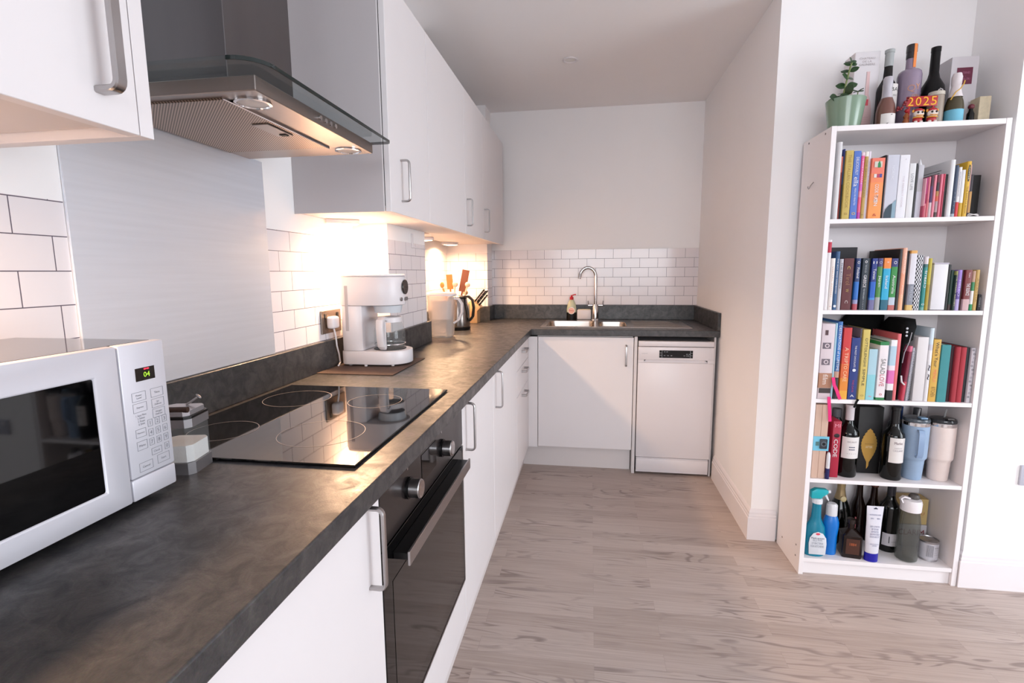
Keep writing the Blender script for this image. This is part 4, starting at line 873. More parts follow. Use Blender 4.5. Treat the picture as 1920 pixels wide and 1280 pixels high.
book(2, 2.2298, 2.2428, .203, 2.143, .18, [(.06, (110, 170, 160)), (.8, (42, 142, 138)), (.86, (60, 110, 110)), (1, (226, 216, 222))], 'teal book lettered CYPRUS with pale top', [('CYPRUS', .58, .32, .6, WT, 'up'), ('O', .11, .05, .5, WT, 'front')], G2)
book(2, 2.2434, 2.2560, .196, 2.143, .18, [(.5, (170, 144, 30)), (1, (188, 170, 42))], 'olive-yellow book left of the plain white box', group=G2)
bx = thing('photo_box', 'plain white box standing among the travel guides', 'box', (2.2885, 2.145, 1.1133))
b = MB(); b.box(-.0245, .024, 0, .16, .002, .174, pal((230, 227, 230), .6), .0015); b.build('body', bx)
b = MB(); b.box(-.026, .0255, -.001, .162, .1745, .179, pal((206, 198, 214), .6), .001, 1); b.build('lid', bx)
book(2, 2.3155, 2.3265, .172, 2.15, .17, [(1, (12, 14, 14))], 'black book directly right of the white box', group=G2)
book(2, 2.3272, 2.3385, .151, 2.15, .15, [(.15, (70, 50, 50)), (1, (24, 58, 50))], 'dark green book near the right end of the second shelf', group=G2)
book(2, 2.3392, 2.3462, .148, 2.143, .15, [(.9, (30, 52, 50)), (1, (150, 150, 90))], 'narrow dark book with cream lettering near the right end', [('THE GREAT GATSBY', .5, .8, .5, (214, 206, 160), 'down')], G2)
book(2, 2.3468, 2.3605, .152, 2.143, .15, [(.28, (178, 160, 210)), (.45, (96, 70, 150)), (1, (150, 118, 200))], 'purple book near the right end of the second shelf', [('HELLO', .55, .4, .5, (206, 190, 236), 'down')], G2)
book(2, 2.3611, 2.3712, .152, 2.15, .15, [(1, (62, 24, 28))], 'narrow dark maroon slab added to fill the dark gap right of the purple book', group=G2)  # added slab; the shaded gap between spines is coloured dark maroon
book(2, 2.3718, 2.3942, .152, 2.143, .15, [(.28, (206, 170, 170)), (1, (122, 46, 46))], 'brick-maroon book with a pale pink foot', [('THE SILENCE', .52, .3, .5, WT, 'down'), ('TIM', .88, .12, .2, (230, 210, 210), 'down')], G2)
book(2, 2.3950, 2.4062, .148, 2.143, .15, [(.16, (20, 140, 84)), (.5, (232, 228, 226)), (.72, (46, 130, 80)), (1, (190, 150, 130))], 'white and green striped book near the shelf end', group=G2)
book(2, 2.4070, 2.4195, .152, 2.143, .15, [(1, (200, 164, 92))], 'gold-tan book at the right end of the second shelf', [('AGATHA', .5, .6, .4, (160, 124, 62), 'down')], G2)
book(2, 2.4225, 2.4330, .060, 2.143, .09, [(1, (30, 30, 34))], 'tiny black booklet at the far right of the second shelf', [('DIARY', .5, .6, .4, (180, 180, 184), 'down')], G2)
gb = thing('grey_folder', 'dark grey board folder standing at the back behind the travel guides', 'folder', (1.99, 2.35, 1.1133))
b = MB(); b.box(-.09, .1, 0, .014, 0, .249, pal((66, 66, 70), .7), .001, 1); b.build('board', gb)

# --- third shelf of books
cb_ = thing('photo_print_box', 'white and brown box printed with drawn cameras at the left of the third shelf', 'box', (1.911, 2.137, .7573))
b = MB(); b.box(-.0235, .0235, 0, .2, 0, .302, pal((222, 206, 210), .6), .002); bb_ = b.build('body', cb_)
b = MB(); b.box(-.0238, .0238, -.0008, .1, .045, .105, pal((178, 128, 100), .6)); b.build('brown_band', cb_)
b = MB(); b.box(-.020, .0225, -.0012, .05, .024, .044, pal((60, 50, 48), .6)); b.build('dark_band', cb_)
GRY = pal((110, 98, 108), .6)
for zc in (.215, .15):
    b = MB(); b.box(-.018, .012, -.0012, -.0002, zc-.012, zc+.012, GRY); b.build('camera_body_print', cb_)
    b = MB(); b.cyl((-.002, -.0016, zc), .0085, .0004, pal((222, 206, 210), .6), 'y', seg=20); b.cyl((-.002, -.002, zc), .005, .0004, GRY, 'y', seg=20); b.build('camera_lens_print', cb_)
b = MB(); b.box(-.012, -.001, -.001, -.0002, .257, .277, pal((84, 56, 60), .6)); b.build('dark_stamp', cb_)
letters('film', (.0, -.0008, .08), .04, .018, pal((236, 226, 220)), cb_, 'down')
book(3, 1.9380, 1.9455, .304, 2.143, .2, [(1, (176, 212, 226))], 'slim light blue book right of the camera-print box', group=G3)
book(3, 1.9462, 1.9640, .310, 2.143, .2, [(.28, (36, 30, 34)), (.36, (196, 150, 130)), (.5, (34, 100, 160)), (.8, (56, 124, 196)), (1, (54, 110, 180))], 'tall blue book lettered DESTINATIONS OF A LIFETIME', [('DESTINATIONS of a LIFETIME', .66, .58, .5, WT, 'down')], G3)
b = None
book(3, 1.9690, 1.9995, .286, 2.143, .18, [(.12, (236, 170, 56)), (.3, (232, 140, 46)), (.5, (226, 104, 50)), (.7, (220, 74, 50)), (1, (206, 52, 54))], 'red-to-orange book lettered A TRIP TO CARE', [('A TRIP', .62, .22, .42, (246, 200, 170), 'down'), ('TO CARE', .38, .26, .42, (248, 206, 160), 'down')], G3)
o = book(3, 2.0005, 2.0320, .247, 2.143, .18, [(1, (24, 48, 122))], 'royal blue book with white dotted title and round badge', [('THE MOST CHOCOLATE', .7, .35, .2, WT, 'down'), ('THE DAYS', .22, .2, .2, (190, 60, 90), 'down'), ('A', .06, .06, .3, WT, 'front')], G3)
b = MB(); b.cyl((0, -.002, .118), .006, .0014, pal((226, 230, 240)), 'y', seg=20); b.build('badge', o)
book(3, 2.0330, 2.0390, .283, 2.15, .2, [(1, (116, 112, 122))], 'thin grey-lilac book left of the tall yellow SIMPLE book', group=G3)
book(3, 2.0396, 2.0655, .280, 2.143, .18, [(1, (214, 190, 100))], 'tall yellow book whose dark spaced-out title ends in SIMPLE', [('OTTOLENGHI', .68, .4, .34, (48, 52, 56), 'down'), ('SIMPLE', .32, .24, .34, (48, 52, 56), 'down'), ('o', .06, .04, .3, (170, 148, 80), 'front')], G3)
book(3, 2.0662, 2.0975, .203, 2.143, .12, [(.5, (140, 204, 214)), (1, (172, 206, 218))], 'wide pale aqua book right of the tall yellow SIMPLE book', [('~', .07, .05, .2, (214, 150, 160), 'front')], G3)
book(3, 2.1030, 2.1355, .233, 2.143, .18, [(.045, (40, 128, 70)), (.94, (238, 228, 230)), (1, (40, 128, 70))], 'white book with green ends lettered SALADLOVE', [('SALAD', .58, .26, .5, (110, 110, 108), 'down'), ('LOVE', .34, .2, .5, (206, 96, 112), 'down'), ('o', .1, .04, .26, (206, 80, 96), 'front')], G3)
book(3, 2.1410, 2.1640, .240, 2.143, .17, [(.17, (18, 16, 20)), (.28, (236, 230, 232)), (.5, (222, 110, 180)), (.58, (238, 220, 230)), (.9, (180, 206, 222)), (1, (236, 234, 238))], 'book with black foot, magenta band and pale blue top', group=G3)
book(3, 2.1648, 2.1785, .264, 2.148, .18, [(1, (226, 108, 112))], 'coral-pink book left of the black bag', group=G3)
# black bag squeezed between the books
bg = thing('black_bag', 'crumpled black bag stuffed between the books on the third shelf', 'bag', (2.15, 2.24, .7573))
def blob(mb, rings, m, n=22, seed=1, amp=.004):
    rnd = random.Random(seed); R = []
    for cx, cy, hx, hy, z in rings:
        R.append(([(cx+hx*math.copysign(abs(math.cos(a))**.6, math.cos(a))+rnd.uniform(-amp, amp), cy+hy*math.copysign(abs(math.sin(a))**.6, math.sin(a))+rnd.uniform(-amp, amp)*.5) for a in [2*PI*k/n for k in range(n)]], z))
    loft(mb, R, m)
b = MB(); blob(b, [(.0375, .0, .0045, .085, .0), (.0375, 0, .0055, .09, .1), (.038, 0, .0055, .09, .2), (.042, 0, .009, .09, .222), (.058, 0, .025, .09, .24), (.058, 0, .0255, .09, .258), (.064, -.0, .032, .085, .29), (.072, -.0, .028, .06, .318)], M_BSOFT, amp=.0006)
b.build('front_panel', bg, ang=60)
b = MB(); blob(b, [(-.02, .112, .08, .02, .001), (-.02, .112, .085, .0205, .25), (-.02, .112, .085, .0205, .29), (-.01, .11, .075, .018, .32), (0, .11, .05, .012, .334)], M_BSOFT, amp=.0006); b.build('rear_pouch', bg, ang=60)
b = MB(); b.sweep([(.062, -.0925, .27), (.056, -.0935, .235), (.042, -.0935, .19), (.038, -.0935, .15)], pal((150, 150, 158), .4), r=.0016, seg=8); b.build('zip_pipe', bg)
b = MB(); b.sweep([(.0385, -.094, .1), (.041, -.096, .075), (.052, -.097, .064)], pal((222, 220, 224)), r=.003, seg=8); b.build('zip_pull', bg)
for k in range(3):
    b = MB(); b.sphere((.045, -.0915, .285-.014*k), .0045, pal((196, 196, 202)), (1, .3, 1), 12); b.build('white_mark', bg)
ob_ = thing('olive_box', 'dark green-black box behind the pale aqua book', 'box', (2.085, 2.268, .7573))
b = MB(); b.box(-.017, .017, 0, .055, 0, .263, pal((44, 50, 44), .6), .001, 1); b.build('box', ob_); letters('leaf', (0, -.0006, .235), .02, .018, pal((150, 156, 146)), ob_, 'front')
book(3, 2.1955, 2.2065, .217, 2.143, .16, [(.35, (206, 70, 92)), (.9, (134, 42, 66)), (1, (222, 110, 140))], 'maroon notebook leaning to the right below the bag', cat='notebook', name='notebook', tilt=.06)
o = book(3, 2.2095, 2.2175, .211, 2.143, .16, [(1, (176, 176, 186))], 'grey spiral notebook leaning beside the maroon one', cat='notebook', name='notebook', tilt=.045)
b = MB(); b.sweep([(.0045*math.cos(a), -.002+.0045*math.sin(a), .004+.2*k/300) for k, a in enumerate([2*PI*j/10 for j in range(300)])], pal((226, 224, 230)), r=.0007, seg=5); b.build('spiral', o)
book(3, 2.2205, 2.2275, .205, 2.15, .16, [(1, (28, 34, 54))], 'navy notebook leaning against the large white box', cat='notebook', name='notebook', tilt=.02)
wb = thing('storage_box', 'large plain white box in the middle-right of the third shelf', 'box', (2.2545, 2.145, .7573))
b = MB(); b.box(-.0195, .0185, 0, .19, 0, .2525, pal((222, 216, 216), .6), .0015); b.build('box', wb)
book(3, 2.2740, 2.2885, .288, 2.143, .2, [(.55, (226, 222, 224)), (.7, (236, 232, 234)), (.78, (206, 204, 214)), (1, (206, 220, 230))], 'tall white notebook with ink-like drawings, tallest right of the bag', [('~ ~', .4, .2, .5, (70, 66, 76), 'down')], G3)
book(3, 2.2895, 2.3165, .244, 2.143, .18, [(1, (216, 170, 72))], "mustard book lettered What's Your", [("What's Your", .76, .4, .44, (44, 44, 48), 'down'), ('MENU?', .42, .2, .4, (236, 120, 90), 'down'), ('KITCHEN', .16, .16, .5, (120, 86, 36), 'down')], G3)
book(3, 2.3175, 2.3500, .224, 2.14, .19, [(1, (66, 142, 146))], 'wide plain teal cloth-bound book', group=G3, rough=.8)
book(3, 2.3530, 2.3680, .218, 2.15, .18, [(1, (56, 18, 30))], 'dark burgundy book between teal and red books', group=G3, rough=.8)
book(3, 2.3690, 2.3865, .216, 2.143, .18, [(1, (168, 48, 60))], 'left one of the two plain red cloth books', group=G3, rough=.8)
book(3, 2.3875, 2.4060, .215, 2.143, .18, [(1, (174, 52, 64))], 'right one of the two plain red cloth books', group=G3, rough=.8)
book(3, 2.4070, 2.4215, .214, 2.15, .18, [(1, (14, 15, 22))], 'black book left of the circle-patterned one on the third shelf', group=G3)
o = book(3, 2.4223, 2.4362, .213, 2.143, .18, [(1, (216, 210, 218))], 'white notebook patterned with small circles at the far right of the third shelf', cat='notebook', name='notebook')
for k in range(13):
    b = MB(); b.lathe([(.0022, 0), (.0034, 0), (.0034, .0004), (.0022, .0004)], pal((60, 56, 68)) if k % 4 < 2 else pal((150, 144, 156)), M=Matrix.Translation(((-.0025, .0015, .003, -.001)[k % 4], -.0008, .205-.0152*k)) @ Matrix.Rotation(PI/2, 4, 'X'), seg=14); b.build('circle_print', o)
PINK = pal((236, 30, 120), .6)
ln = thing('pink_lanyard', 'bright pink ribbon hanging over the left of the third shelf edge', 'ribbon', (1.938, 2.128, .757))
b = MB(); sc_ = [(.006, -.0008), (.006, .0008), (-.006, .0008), (-.006, -.0008)]
b.sweep([(.0, .0035, .09), (.004, .0, .06), (.014, -.001, .04), (.024, -.003, .012), (.029, -.0025, .003)], PINK, sec=sc_, n=(1, 0, 0)); b.build('upper_ribbon', ln)
b = MB(); b.sweep([(-.012, -.002, .012), (-.011, -.004, -.01), (-.006, -.004, -.05), (.0, .002, -.09)], PINK, sec=sc_, n=(1, 0, 0)); b.build('lower_ribbon', ln)
st = thing('black_strap', 'short black strap hanging over the third shelf edge below the blue book', 'strap', (2.03, 2.1295, .757))
b = MB(); b.sweep([(.006, .012, .002), (.004, .0, .002), (.0, -.0, -.004), (-.008, .0, -.03)], M_BSOFT, sec=[(.004, -.0008), (.004, .0008), (-.004, .0008), (-.004, -.0008)], n=(1, 0, 0)); b.build('strap', st)

# ------------------------------------------------------------------ bottles
def bottle(name, label, x, y, z, prof, m, cat='bottle', group=None, capsule=None, capm=None, seg=32, lab=None, labm=None, sq=None, rz=0):
    o = thing(name, label, cat, (x, y, z), rz, group)
    b = MB(); b.lathe(prof, m, seg=seg); b.build('glass_body', o)
    if capsule: b = MB(); b.lathe(capsule, capm, seg=28); b.build('capsule', o)
    if lab:
        r, z0, z1, a = lab; b = MB(); b.lathe([(r, z0), (r, z1)], labm, seg=20, a0=-PI/2-a, a1=-PI/2+a); b.build('label', o)
    return o
def bord(R, H, rn=.0145, sh=.6, nk=.74):
    return [(0, .004), (R*.5, .002), (R*.92, 0), (R, .006), (R, H*sh), (R*.93, H*(sh+.045)), (R*.62, H*(nk-.045)), (rn*1.15, H*nk), (rn, H*.8), (rn, H*.965), (rn*1.12, H*.967), (rn*1.12, H*.995), (0, H)]
def caps(H, f, rn=.0145, k=1.06): return [(rn*k, H*f), (rn*k, H*.96), (rn*1.2, H*.965), (rn*1.2, H*1.002), (0, H*1.003)]
def wrap(s, o, r, z, ln, ht, c, off=0., name='lettering'):
    return letters(s, (off, 0, z), ln, ht, pal(c), o, cyl=(0, 0, r+.0004), name=name)
Z4, Z5, Z6 = .4223, .0733, 1.7998
CREAM = pal((232, 226, 222), .6)
# shelf 4
wx = thing('wooden_wine_box', 'pale wooden box standing at the left of the fourth shelf', 'box', (1.9125, 2.142, Z4))
b = MB(); b.box(-.0245, .0, 0, .2, 0, .31, M_BOXW, .0012, 1); b.build('lid_board', wx); b = MB(); b.box(.0008, .0265, .001, .2, 0, .31, M_BOXW, .0012, 1); b.build('body', wx)
b = MB(); b.box(-.026, .0335, -.0022, -.0006, .118, .178, pal((120, 196, 222), .5)); lb_ = b.build('blue_sticker', wx)
b = MB(); b.box(-.0015, .026, -.0032, -.0023, .127, .168, pal((50, 54, 62), .5), .003, 2); b.cyl((.014, -.0036, .147), .011, .0006, pal((90, 100, 110), .4), 'y', seg=22); b.cyl((.014, -.0044, .147), .006, .0008, pal((24, 26, 32), .2), 'y', seg=22); b.build('camera_print', lb_)
b = MB(); b.box(-.016, -.004, -.0032, -.0023, .139, .156, pal((80, 120, 120), .5)); b.build('square_print', lb_)
mk = thing('marker_pen', 'white and navy marker standing right of the wooden box', 'pen', (1.949, 2.142, Z4))
b = MB(); b.lathe([(0, 0), (.0075, 0), (.008, .045), (0, .045)], pal((26, 28, 92), .35), seg=18); b.build('cap', mk); b = MB(); b.lathe([(0, .0452), (.0072, .0452), (.0072, .1), (.004, .112), (0, .112)], pal((226, 224, 230), .4), seg=18); b.build('barrel', mk)
rp = thing('red_book', 'red paperback standing behind the marker on the fourth shelf', 'book', (1.982, 2.16, Z4))
b = MB(); b.box(-.0155, .0155, 0, .13, 0, .238, pal((176, 26, 58), .5), .0015); b.build('cover', rp)
letters('CODE', (-.002, -.001, .125), .075, .015, pal(WT), rp, 'down', depth=.0004); letters('MI', (0, -.001, .22), .02, .014, pal((240, 150, 170)), rp, 'front', depth=.0004)
b = MB(); b.sphere((0, -.001, .178), .011, pal((30, 14, 18)), (1, .1, .8), 14); b.build('dark_emblem', rp)
gbt = bottle('grey_capped_bottle', 'dark bottle with grey cap behind the first wine bottle', 2.033, 2.285, Z4, [(0, 0), (.032, 0), (.034, .01), (.034, .17), (.02, .21), (.014, .225), (0, .225)], mat('smoked_glass', (44, 46, 48), .2), capsule=[(0, .2255), (.018, .2255), (.018, .26), (0, .262)], capm=pal((112, 112, 118)))
H = .299; R = .0385
o = bottle('wine_bottle', 'red wine bottle with white capsule and a small blue drawing on its label', 2.0435, 2.2, Z4, bord(R, H), M_WINE, group=None, capsule=caps(H, .79), capm=pal((214, 204, 208), .5), lab=(R+.0004, .082, .172, .95), labm=CREAM)
wrap('RIVE DROITE', o, R+.0004, .152, .036, .006, (150, 140, 146)); wrap('====', o, R+.0004, .125, .022, .014, (60, 62, 100)); wrap('- - - - -', o, R+.0004, .103, .034, .002, (170, 160, 164))
xb = thing('black_gift_box', 'matt black box with a gold leaf emblem between two wine bottles', 'box', (2.137, 2.224, Z4))
b = MB(); b.box(-.0465, .0465, 0, .1, 0, .286, pal((16, 14, 15), .55), .002); b.build('box', xb)
LF = [(0, .194)]
for k in range(1, 12):
    z = .194-.013*k; wv_ = .031*math.sin(PI*(k/12.)**.85); LF += [(wv_, z+.003), (wv_-.0022, z)]
LF += [(.004, .034), (.0, .026), (-.003, .02)]
LFm = [(-x, z) for x, z in LF[1:-3]][::-1]
b = MB(); b.prism(LF+[(-.004, .034)]+LFm, -.0018, -.0006, mat('gold_foil', (196, 158, 84), .35, .8, var=.2), 'y'); le = b.build('leaf_emblem', xb)
letters('AFTER', (0, -.0018, .115), .026, .009, pal((240, 226, 190)), xb, 'front', depth=.0005); letters('------', (0, -.0018, .128), .032, .002, pal((120, 90, 40)), xb, 'front', depth=.0005)
o = bottle('wine_bottle', 'red wine bottle with black neck and white Merlot label right of the gift box', 2.209, 2.19, Z4, bord(.0375, .297), M_WINE, capsule=caps(.297, .77), capm=pal((14, 12, 14), .3), lab=(.0379, .075, .178, .8), labm=CREAM)
wrap('Merlot', o, .0379, .157, .03, .011, (90, 40, 60)); wrap('DOMAINE DE', o, .0379, .136, .028, .004, (170, 160, 166)); wrap('CAULAINE', o, .0379, .126, .036, .007, (160, 152, 160))
def tumbler(label, x, y, c, handle_c, lidc, topc):
    o = thing('tumbler', label, 'tumbler', (x, y, Z4), group='large insulated tumblers'); o.scale = (.945, .945, 1)
    m = mat('powder_coat_%d' % c[0], c, .45, bump=.25, bscale=900, var=.05, vscale=60)
    b = MB(); b.lathe([(0, 0), (.034, 0), (.0365, .004), (.0405, .078), (.0425, .085), (.047, .0905), (.048, .097), (.0485, .225), (.0475, .2255)], m, seg=40); b.build('body', o)
    b = MB(); b.lathe([(.0475, .2257), (.0485, .2257), (.0485, .238), (.047, .24), (0, .24)], M_CHROME, seg=40); b.build('steel_rim', o)
    b = MB(); b.lathe([(0, .2402), (.0475, .2402), (.0485, .246), (.046, .253), (0, .255)], lidc, seg=40); l_ = b.build('lid', o)
    b = MB(); b.box(-.006, .02, -.04, -.015, .2552, .262, topc, .002); b.build('lid_slider', l_)
    b = MB(); b.sweep([(.004, -.0, .256), (.006, 0, .272), (.009, 0, .29)], pal((150, 150, 152), .3), r=.0035); b.build('straw', o)
    b = MB(); d = Vector((-.2, -1, 0)).normalized()
    b.sweep([d*.047+Vector((0, 0, .212)), d*.064+Vector((0, 0, .213)), d*.0715+Vector((0, 0, .2)), d*.0715+Vector((0, 0, .12)), d*.064+Vector((0, 0, .106)), d*.047+Vector((0, 0, .105))], handle_c or m, sec=[(.01, -.0035), (.01, .0035), (-.01, .0035), (-.01, -.0035)], n=(d.y, -d.x, 0)); 
    if handle_c: b.build('handle', o)
    else: b.bm.free()
    return o
tumbler('denim-blue insulated tumbler with handle and straw on the fourth shelf', 2.294, 2.205, (142, 164, 190), mat('blue_tumbler_handle', (136, 160, 192), .35), clear('blue_grey_lid', (110, 120, 130), .5), pal((130, 165, 196), .3))
tumbler('cream insulated tumbler with dark lid at the right end of the fourth shelf', 2.3895, 2.205, (222, 206, 200), None, clear('smoke_lid', (70, 72, 76), .5), pal((92, 88, 86), .3))
bottle('sports_cap_bottle', 'dark bottle with grey cap behind the tumblers', 2.365, 2.325, Z4, [(0, 0), (.03, 0), (.032, .01), (.032, .19), (.015, .215), (0, .215)], mat('smoked_glass', (44, 46, 48), .2), capsule=[(0, .2155), (.014, .2155), (.014, .262), (0, .265)], capm=pal((70, 70, 74)))
bottle('blue_capped_bottle', 'dark bottle with blue cap behind the blue tumbler', 2.29, 2.325, Z4, [(0, 0), (.03, 0), (.032, .01), (.032, .19), (.018, .215), (0, .215)], pal((22, 26, 40), .2), capsule=[(0, .2155), (.018, .2155), (.018, .268), (0, .27)], capm=pal((22, 60, 120), .4))

# shelf 5 (bottom)
sb = thing('spray_bottle', 'teal trigger spray bottle with white label at the left of the bottom shelf', 'bottle', (1.936, 2.178, Z5))
TEAL = mat('teal_translucent_plastic', (0, 116, 142), .22)
def ov(hx, hy, n=24): return [(hx*math.cos(2*PI*k/n), hy*math.sin(2*PI*k/n)) for k in range(n)]
b = MB(); loft(b, [(ov(.040, .026), 0), (ov(.0415, .028), .006), (ov(.0405, .028), .09), (ov(.036, .026), .125), (ov(.026, .02), .145), (ov(.019, .017), .165), (ov(.0165, .0165), .225), (ov(.0165, .0165), .228)], TEAL); b.build('body', sb)
b = MB(); b.prism([(-.030, .012), (.034, .012), (.036, .06), (.033, .085), (.02, .105), (0, .112), (-.018, .105), (-.030, .085), (-.033, .06)], -.0305, -.0285, pal((226, 228, 234), .4), 'y', .0005); b.build('label', sb)
b = MB(); b.sphere((0, -.0306, .103), .009, pal((226, 70, 96)), (1, .12, .55), 14); b.build('logo', sb)
letters('KILLS 99.9%\nOF BACTERIA\nFOR KITCHENS', (0, -.0306, .062), .05, .036, pal((140, 146, 160)), sb, 'front', depth=.0006); letters('Multi-action', (0, -.0306, .085), .05, .008, pal((60, 70, 96)), sb, 'front', depth=.0006)
b = MB(); b.lathe([(.0, .2285), (.02, .2285), (.02, .245), (.015, .249), (0, .249)], pal((232, 232, 236), .4), seg=24); b.build('collar', sb)
b = MB(); b.prism([(-.028, .2495), (.012, .2495), (.018, .26), (.036, .272), (.038, .284), (.03, .29), (-.01, .292), (-.028, .28)], -.012, .012, mat('teal_trigger_head', (20, 160, 170), .3), 'y', .003); b.build('trigger_head', sb)
b = MB(); b.prism([(.024, .266), (.034, .266), (.044, .244), (.042, .238), (.036, .245)], -.005, .005, pal((232, 232, 236), .4), 'y', .001); b.build('trigger', sb)
b = MB(); b.cyl((.0385, 0, .279), .007, .009, pal((232, 232, 236), .4), 'x', seg=16); b.build('nozzle', sb)
bb2 = thing('cleaner_bottle', 'bright blue plastic bottle with white cap right of the spray bottle', 'bottle', (2.003, 2.195, Z5))
b = MB(); loft(b, [(ov(.027, .022), 0), (ov(.028, .023), .006), (ov(.0275, .023), .08), (ov(.031, .025), .12), (ov(.031, .025), .14), (ov(.024, .02), .163), (ov(.019, .017), .17)], mat('blue_plastic', (0, 106, 190), .35)); b.build('body', bb2)
b = MB(); loft(b, [(ov(.0215, .0195), .1705), (ov(.021, .019), .215), (ov(.015, .014), .222)], pal((228, 226, 230), .4)); b.build('cap', bb2)
FOIL = mat('gold_champagne_foil', (150, 128, 92), .45, .5, var=.2, vscale=60)
H = .29
ch = bottle('champagne_bottle', 'dark sparkling wine bottle with gold foil neck and round badge behind the blue bottle', 2.085, 2.305, Z5, [(0, 0), (.04, 0), (.043, .006), (.043, .13), (.034, .17), (.018, .215), (.0145, .24), (.0145, .3), (0, .3)], M_WINE, capsule=[(.024, .198), (.0185, .222), (.0155, .245), (.0165, .285), (.0165, .306), (0, .31)], capm=FOIL)
b = MB(); b.sphere((0, -.026, .205), .013, pal((206, 186, 140), .4), (1, .3, 1), 16); b.build('badge', ch)
lq = thing('square_liquor_bottle', 'short square dark amber liquor bottle in front of the champagne', 'bottle', (2.083, 2.195, Z5), math.radians(-8))
AMB = mat('amber_glass', (24, 10, 6), .08, spec=.4)
b = MB(); loft(b, [(rr(.036, .036, 4, .008), 0), (rr(.037, .037, 4, .008), .005), (rr(.036, .036, 4, .008), .095), (rr(.024, .024, 4, .012), .108), (rr(.013, .013, 4, .012), .118), (rr(.013, .013, 4, .012), .14)], AMB); b.build('glass_body', lq)
b = MB(); b.lathe([(0, .1402), (.016, .1402), (.016, .158), (0, .16)], mat('dark_stopper', (30, 18, 14), .3), seg=20); b.build('stopper', lq)
b = MB(); b.box(-.025, .025, -.0382, -.0372, .018, .085, mat('embossed_label', (66, 34, 22), .35), .0004, 1); b.build('label', lq); letters('1884', (0, -.0384, .062), .024, .012, pal((190, 96, 50)), lq, 'front')
lq2 = thing('candle', 'thin pink stick standing behind the square liquor bottle', 'stick', (2.118, 2.24, Z5))
b = MB(); b.sweep([(0, 0, 0), (.002, 0, .145)], pal((170, 90, 96)), r=.003); b.build('stick', lq2)
tu = thing('cream_tube', 'white cream tube standing on its dark blue cap in the middle of the bottom shelf', 'tube', (2.149, 2.158, Z5))
b = MB(); loft(b, [(ov(.0255, .0185), 0), (ov(.0255, .0185), .036)], mat('cobalt_cap', (20, 20, 150), .3)); b.build('cap', tu)
b = MB(); loft(b, [(ov(.025, .018), .0365), (ov(.026, .017), .06), (ov(.029, .009), .17), (ov(.0315, .0015), .222), (ov(.032, .001), .236)], pal((230, 228, 238), .4)); tb_ = b.build('tube', tu)
b = MB(); b.prism([(-.006, .224), (.008, .224), (.008, .227), (.003, .228), (.001, .232), (-.001, .228), (-.006, .227)], -.0028, -.0018, pal((30, 30, 60)), 'y'); b.build('hanging_slot', tu)
tl = Vector((0, -.055, 1)).normalized()
for z_, s_, ln_, ht_ in ((.2, 'INTENSIVE CARE', .042, .006), (.185, '24h    48h', .036, .006), (.13, 'BODY LOTION FOR\nVERY DRY SKIN\nDEEP MOISTURE\nSERUM RICH CREAM\nSMOOTH AND SOFT', .036, .05), (.075, 'DERMATOLOGICALLY\nAPPROVED', .034, .012)):
    yy = -(.018+(.0015-.018)*(z_-.06)/.165)-.0016
    letters(s_, (0, yy, z_), ln_, ht_, pal((120, 122, 160)), tu, ((1, 0, 0), (0, .1, .995), (0, -1, .1)))
H = .3
wi = bottle('wine_bottle', 'dark wine bottle with grey-white label marked I, back of the bottom shelf', 2.262, 2.262, Z5, bord(.037, .315), M_WINE, capsule=caps(.315, .7), capm=pal((40, 38, 44), .35), lab=(.0374, .03, .085, 1.0), labm=pal((196, 190, 194), .6))
wrap('I', wi, .0374, .058, .003, .03, (30, 26, 30), off=-.012); wrap('vinum', wi, .0374, .05, .02, .006, (120, 116, 122), off=.006)
spb = thing('sports_bottle', 'clear grey plastic drinking bottle with white flip lid on the bottom shelf', 'bottle', (2.297, 2.188, Z5))
b = MB(); b.lathe([(0, .004), (.03, 0), (.038, .006), (.0395, .03), (.037, .08), (.039, .12), (.0385, .17), (.034, .2), (.032, .215)], M_BOTC, seg=40); b.build('body', spb)
b = MB(); b.lathe([(.0335, .2155), (.036, .2155), (.037, .25), (.034, .262), (.01, .266), (0, .266)], M_WPLAS, seg=36); sl = b.build('lid', spb)
b = MB(); b.sweep([(-.038, -.01, .25), (-.046, -.008, .266), (-.034, -.006, .274), (-.01, -.004, .268)], M_WPLAS, sec=[(.007, -.003), (.007, .003), (-.007, .003), (-.007, -.003)], n=(0, 1, 0)); b.build('lid_loop', sl)
b = MB(); b.lathe([(.0, .2665), (.018, .2665), (.019, .276), (.014, .283), (0, .284)], pal((92, 88, 84), .35), (.008, 0, 0), seg=24); b.build('spout_cap', sl)
tn = thing('food_tin', 'small silver tin can with a printed label at the right of the bottom shelf', 'tin', (2.390, 2.208, Z5))
b = MB(); b.lathe([(0, .001), (.033, .0), (.034, .002), (.0335, .004), (.0335, .08), (.0345, .083), (.033, .084), (.032, .081), (0, .081)], mat('tin_metal', (176, 174, 178), .3, .9), seg=36); b.build('can', tn)
b = MB(); b.lathe([(.0338, .008), (.0338, .076)], pal((196, 194, 202), .5), seg=30, a0=-PI*1.1, a1=0.1); b.build('label', tn)
letters('||||||||', (-.012, 0, .045), .022, .05, pal((40, 40, 46)), tn, 'front', cyl=(0, 0, .0342)); letters('NUTRITION', (.014, 0, .06), .02, .005, pal((50, 50, 60)), tn, cyl=(0, 0, .0342)); letters('----\n----\n----', (.014, 0, .04), .02, .02, pal((120, 120, 130)), tn, cyl=(0, 0, .0342))
b = MB(); b.sweep([(.0, 0, .082), (.006, -.008, .0845), (-.006, -.014, .0845), (-.002, -.002, .0835)], M_NICK, r=.0015, seg=8); b.build('ring_pull', tn)
vb = thing('white_carton', 'white carton with dark red lettering at the back right of the bottom shelf', 'box', (2.372, 2.295, Z5))
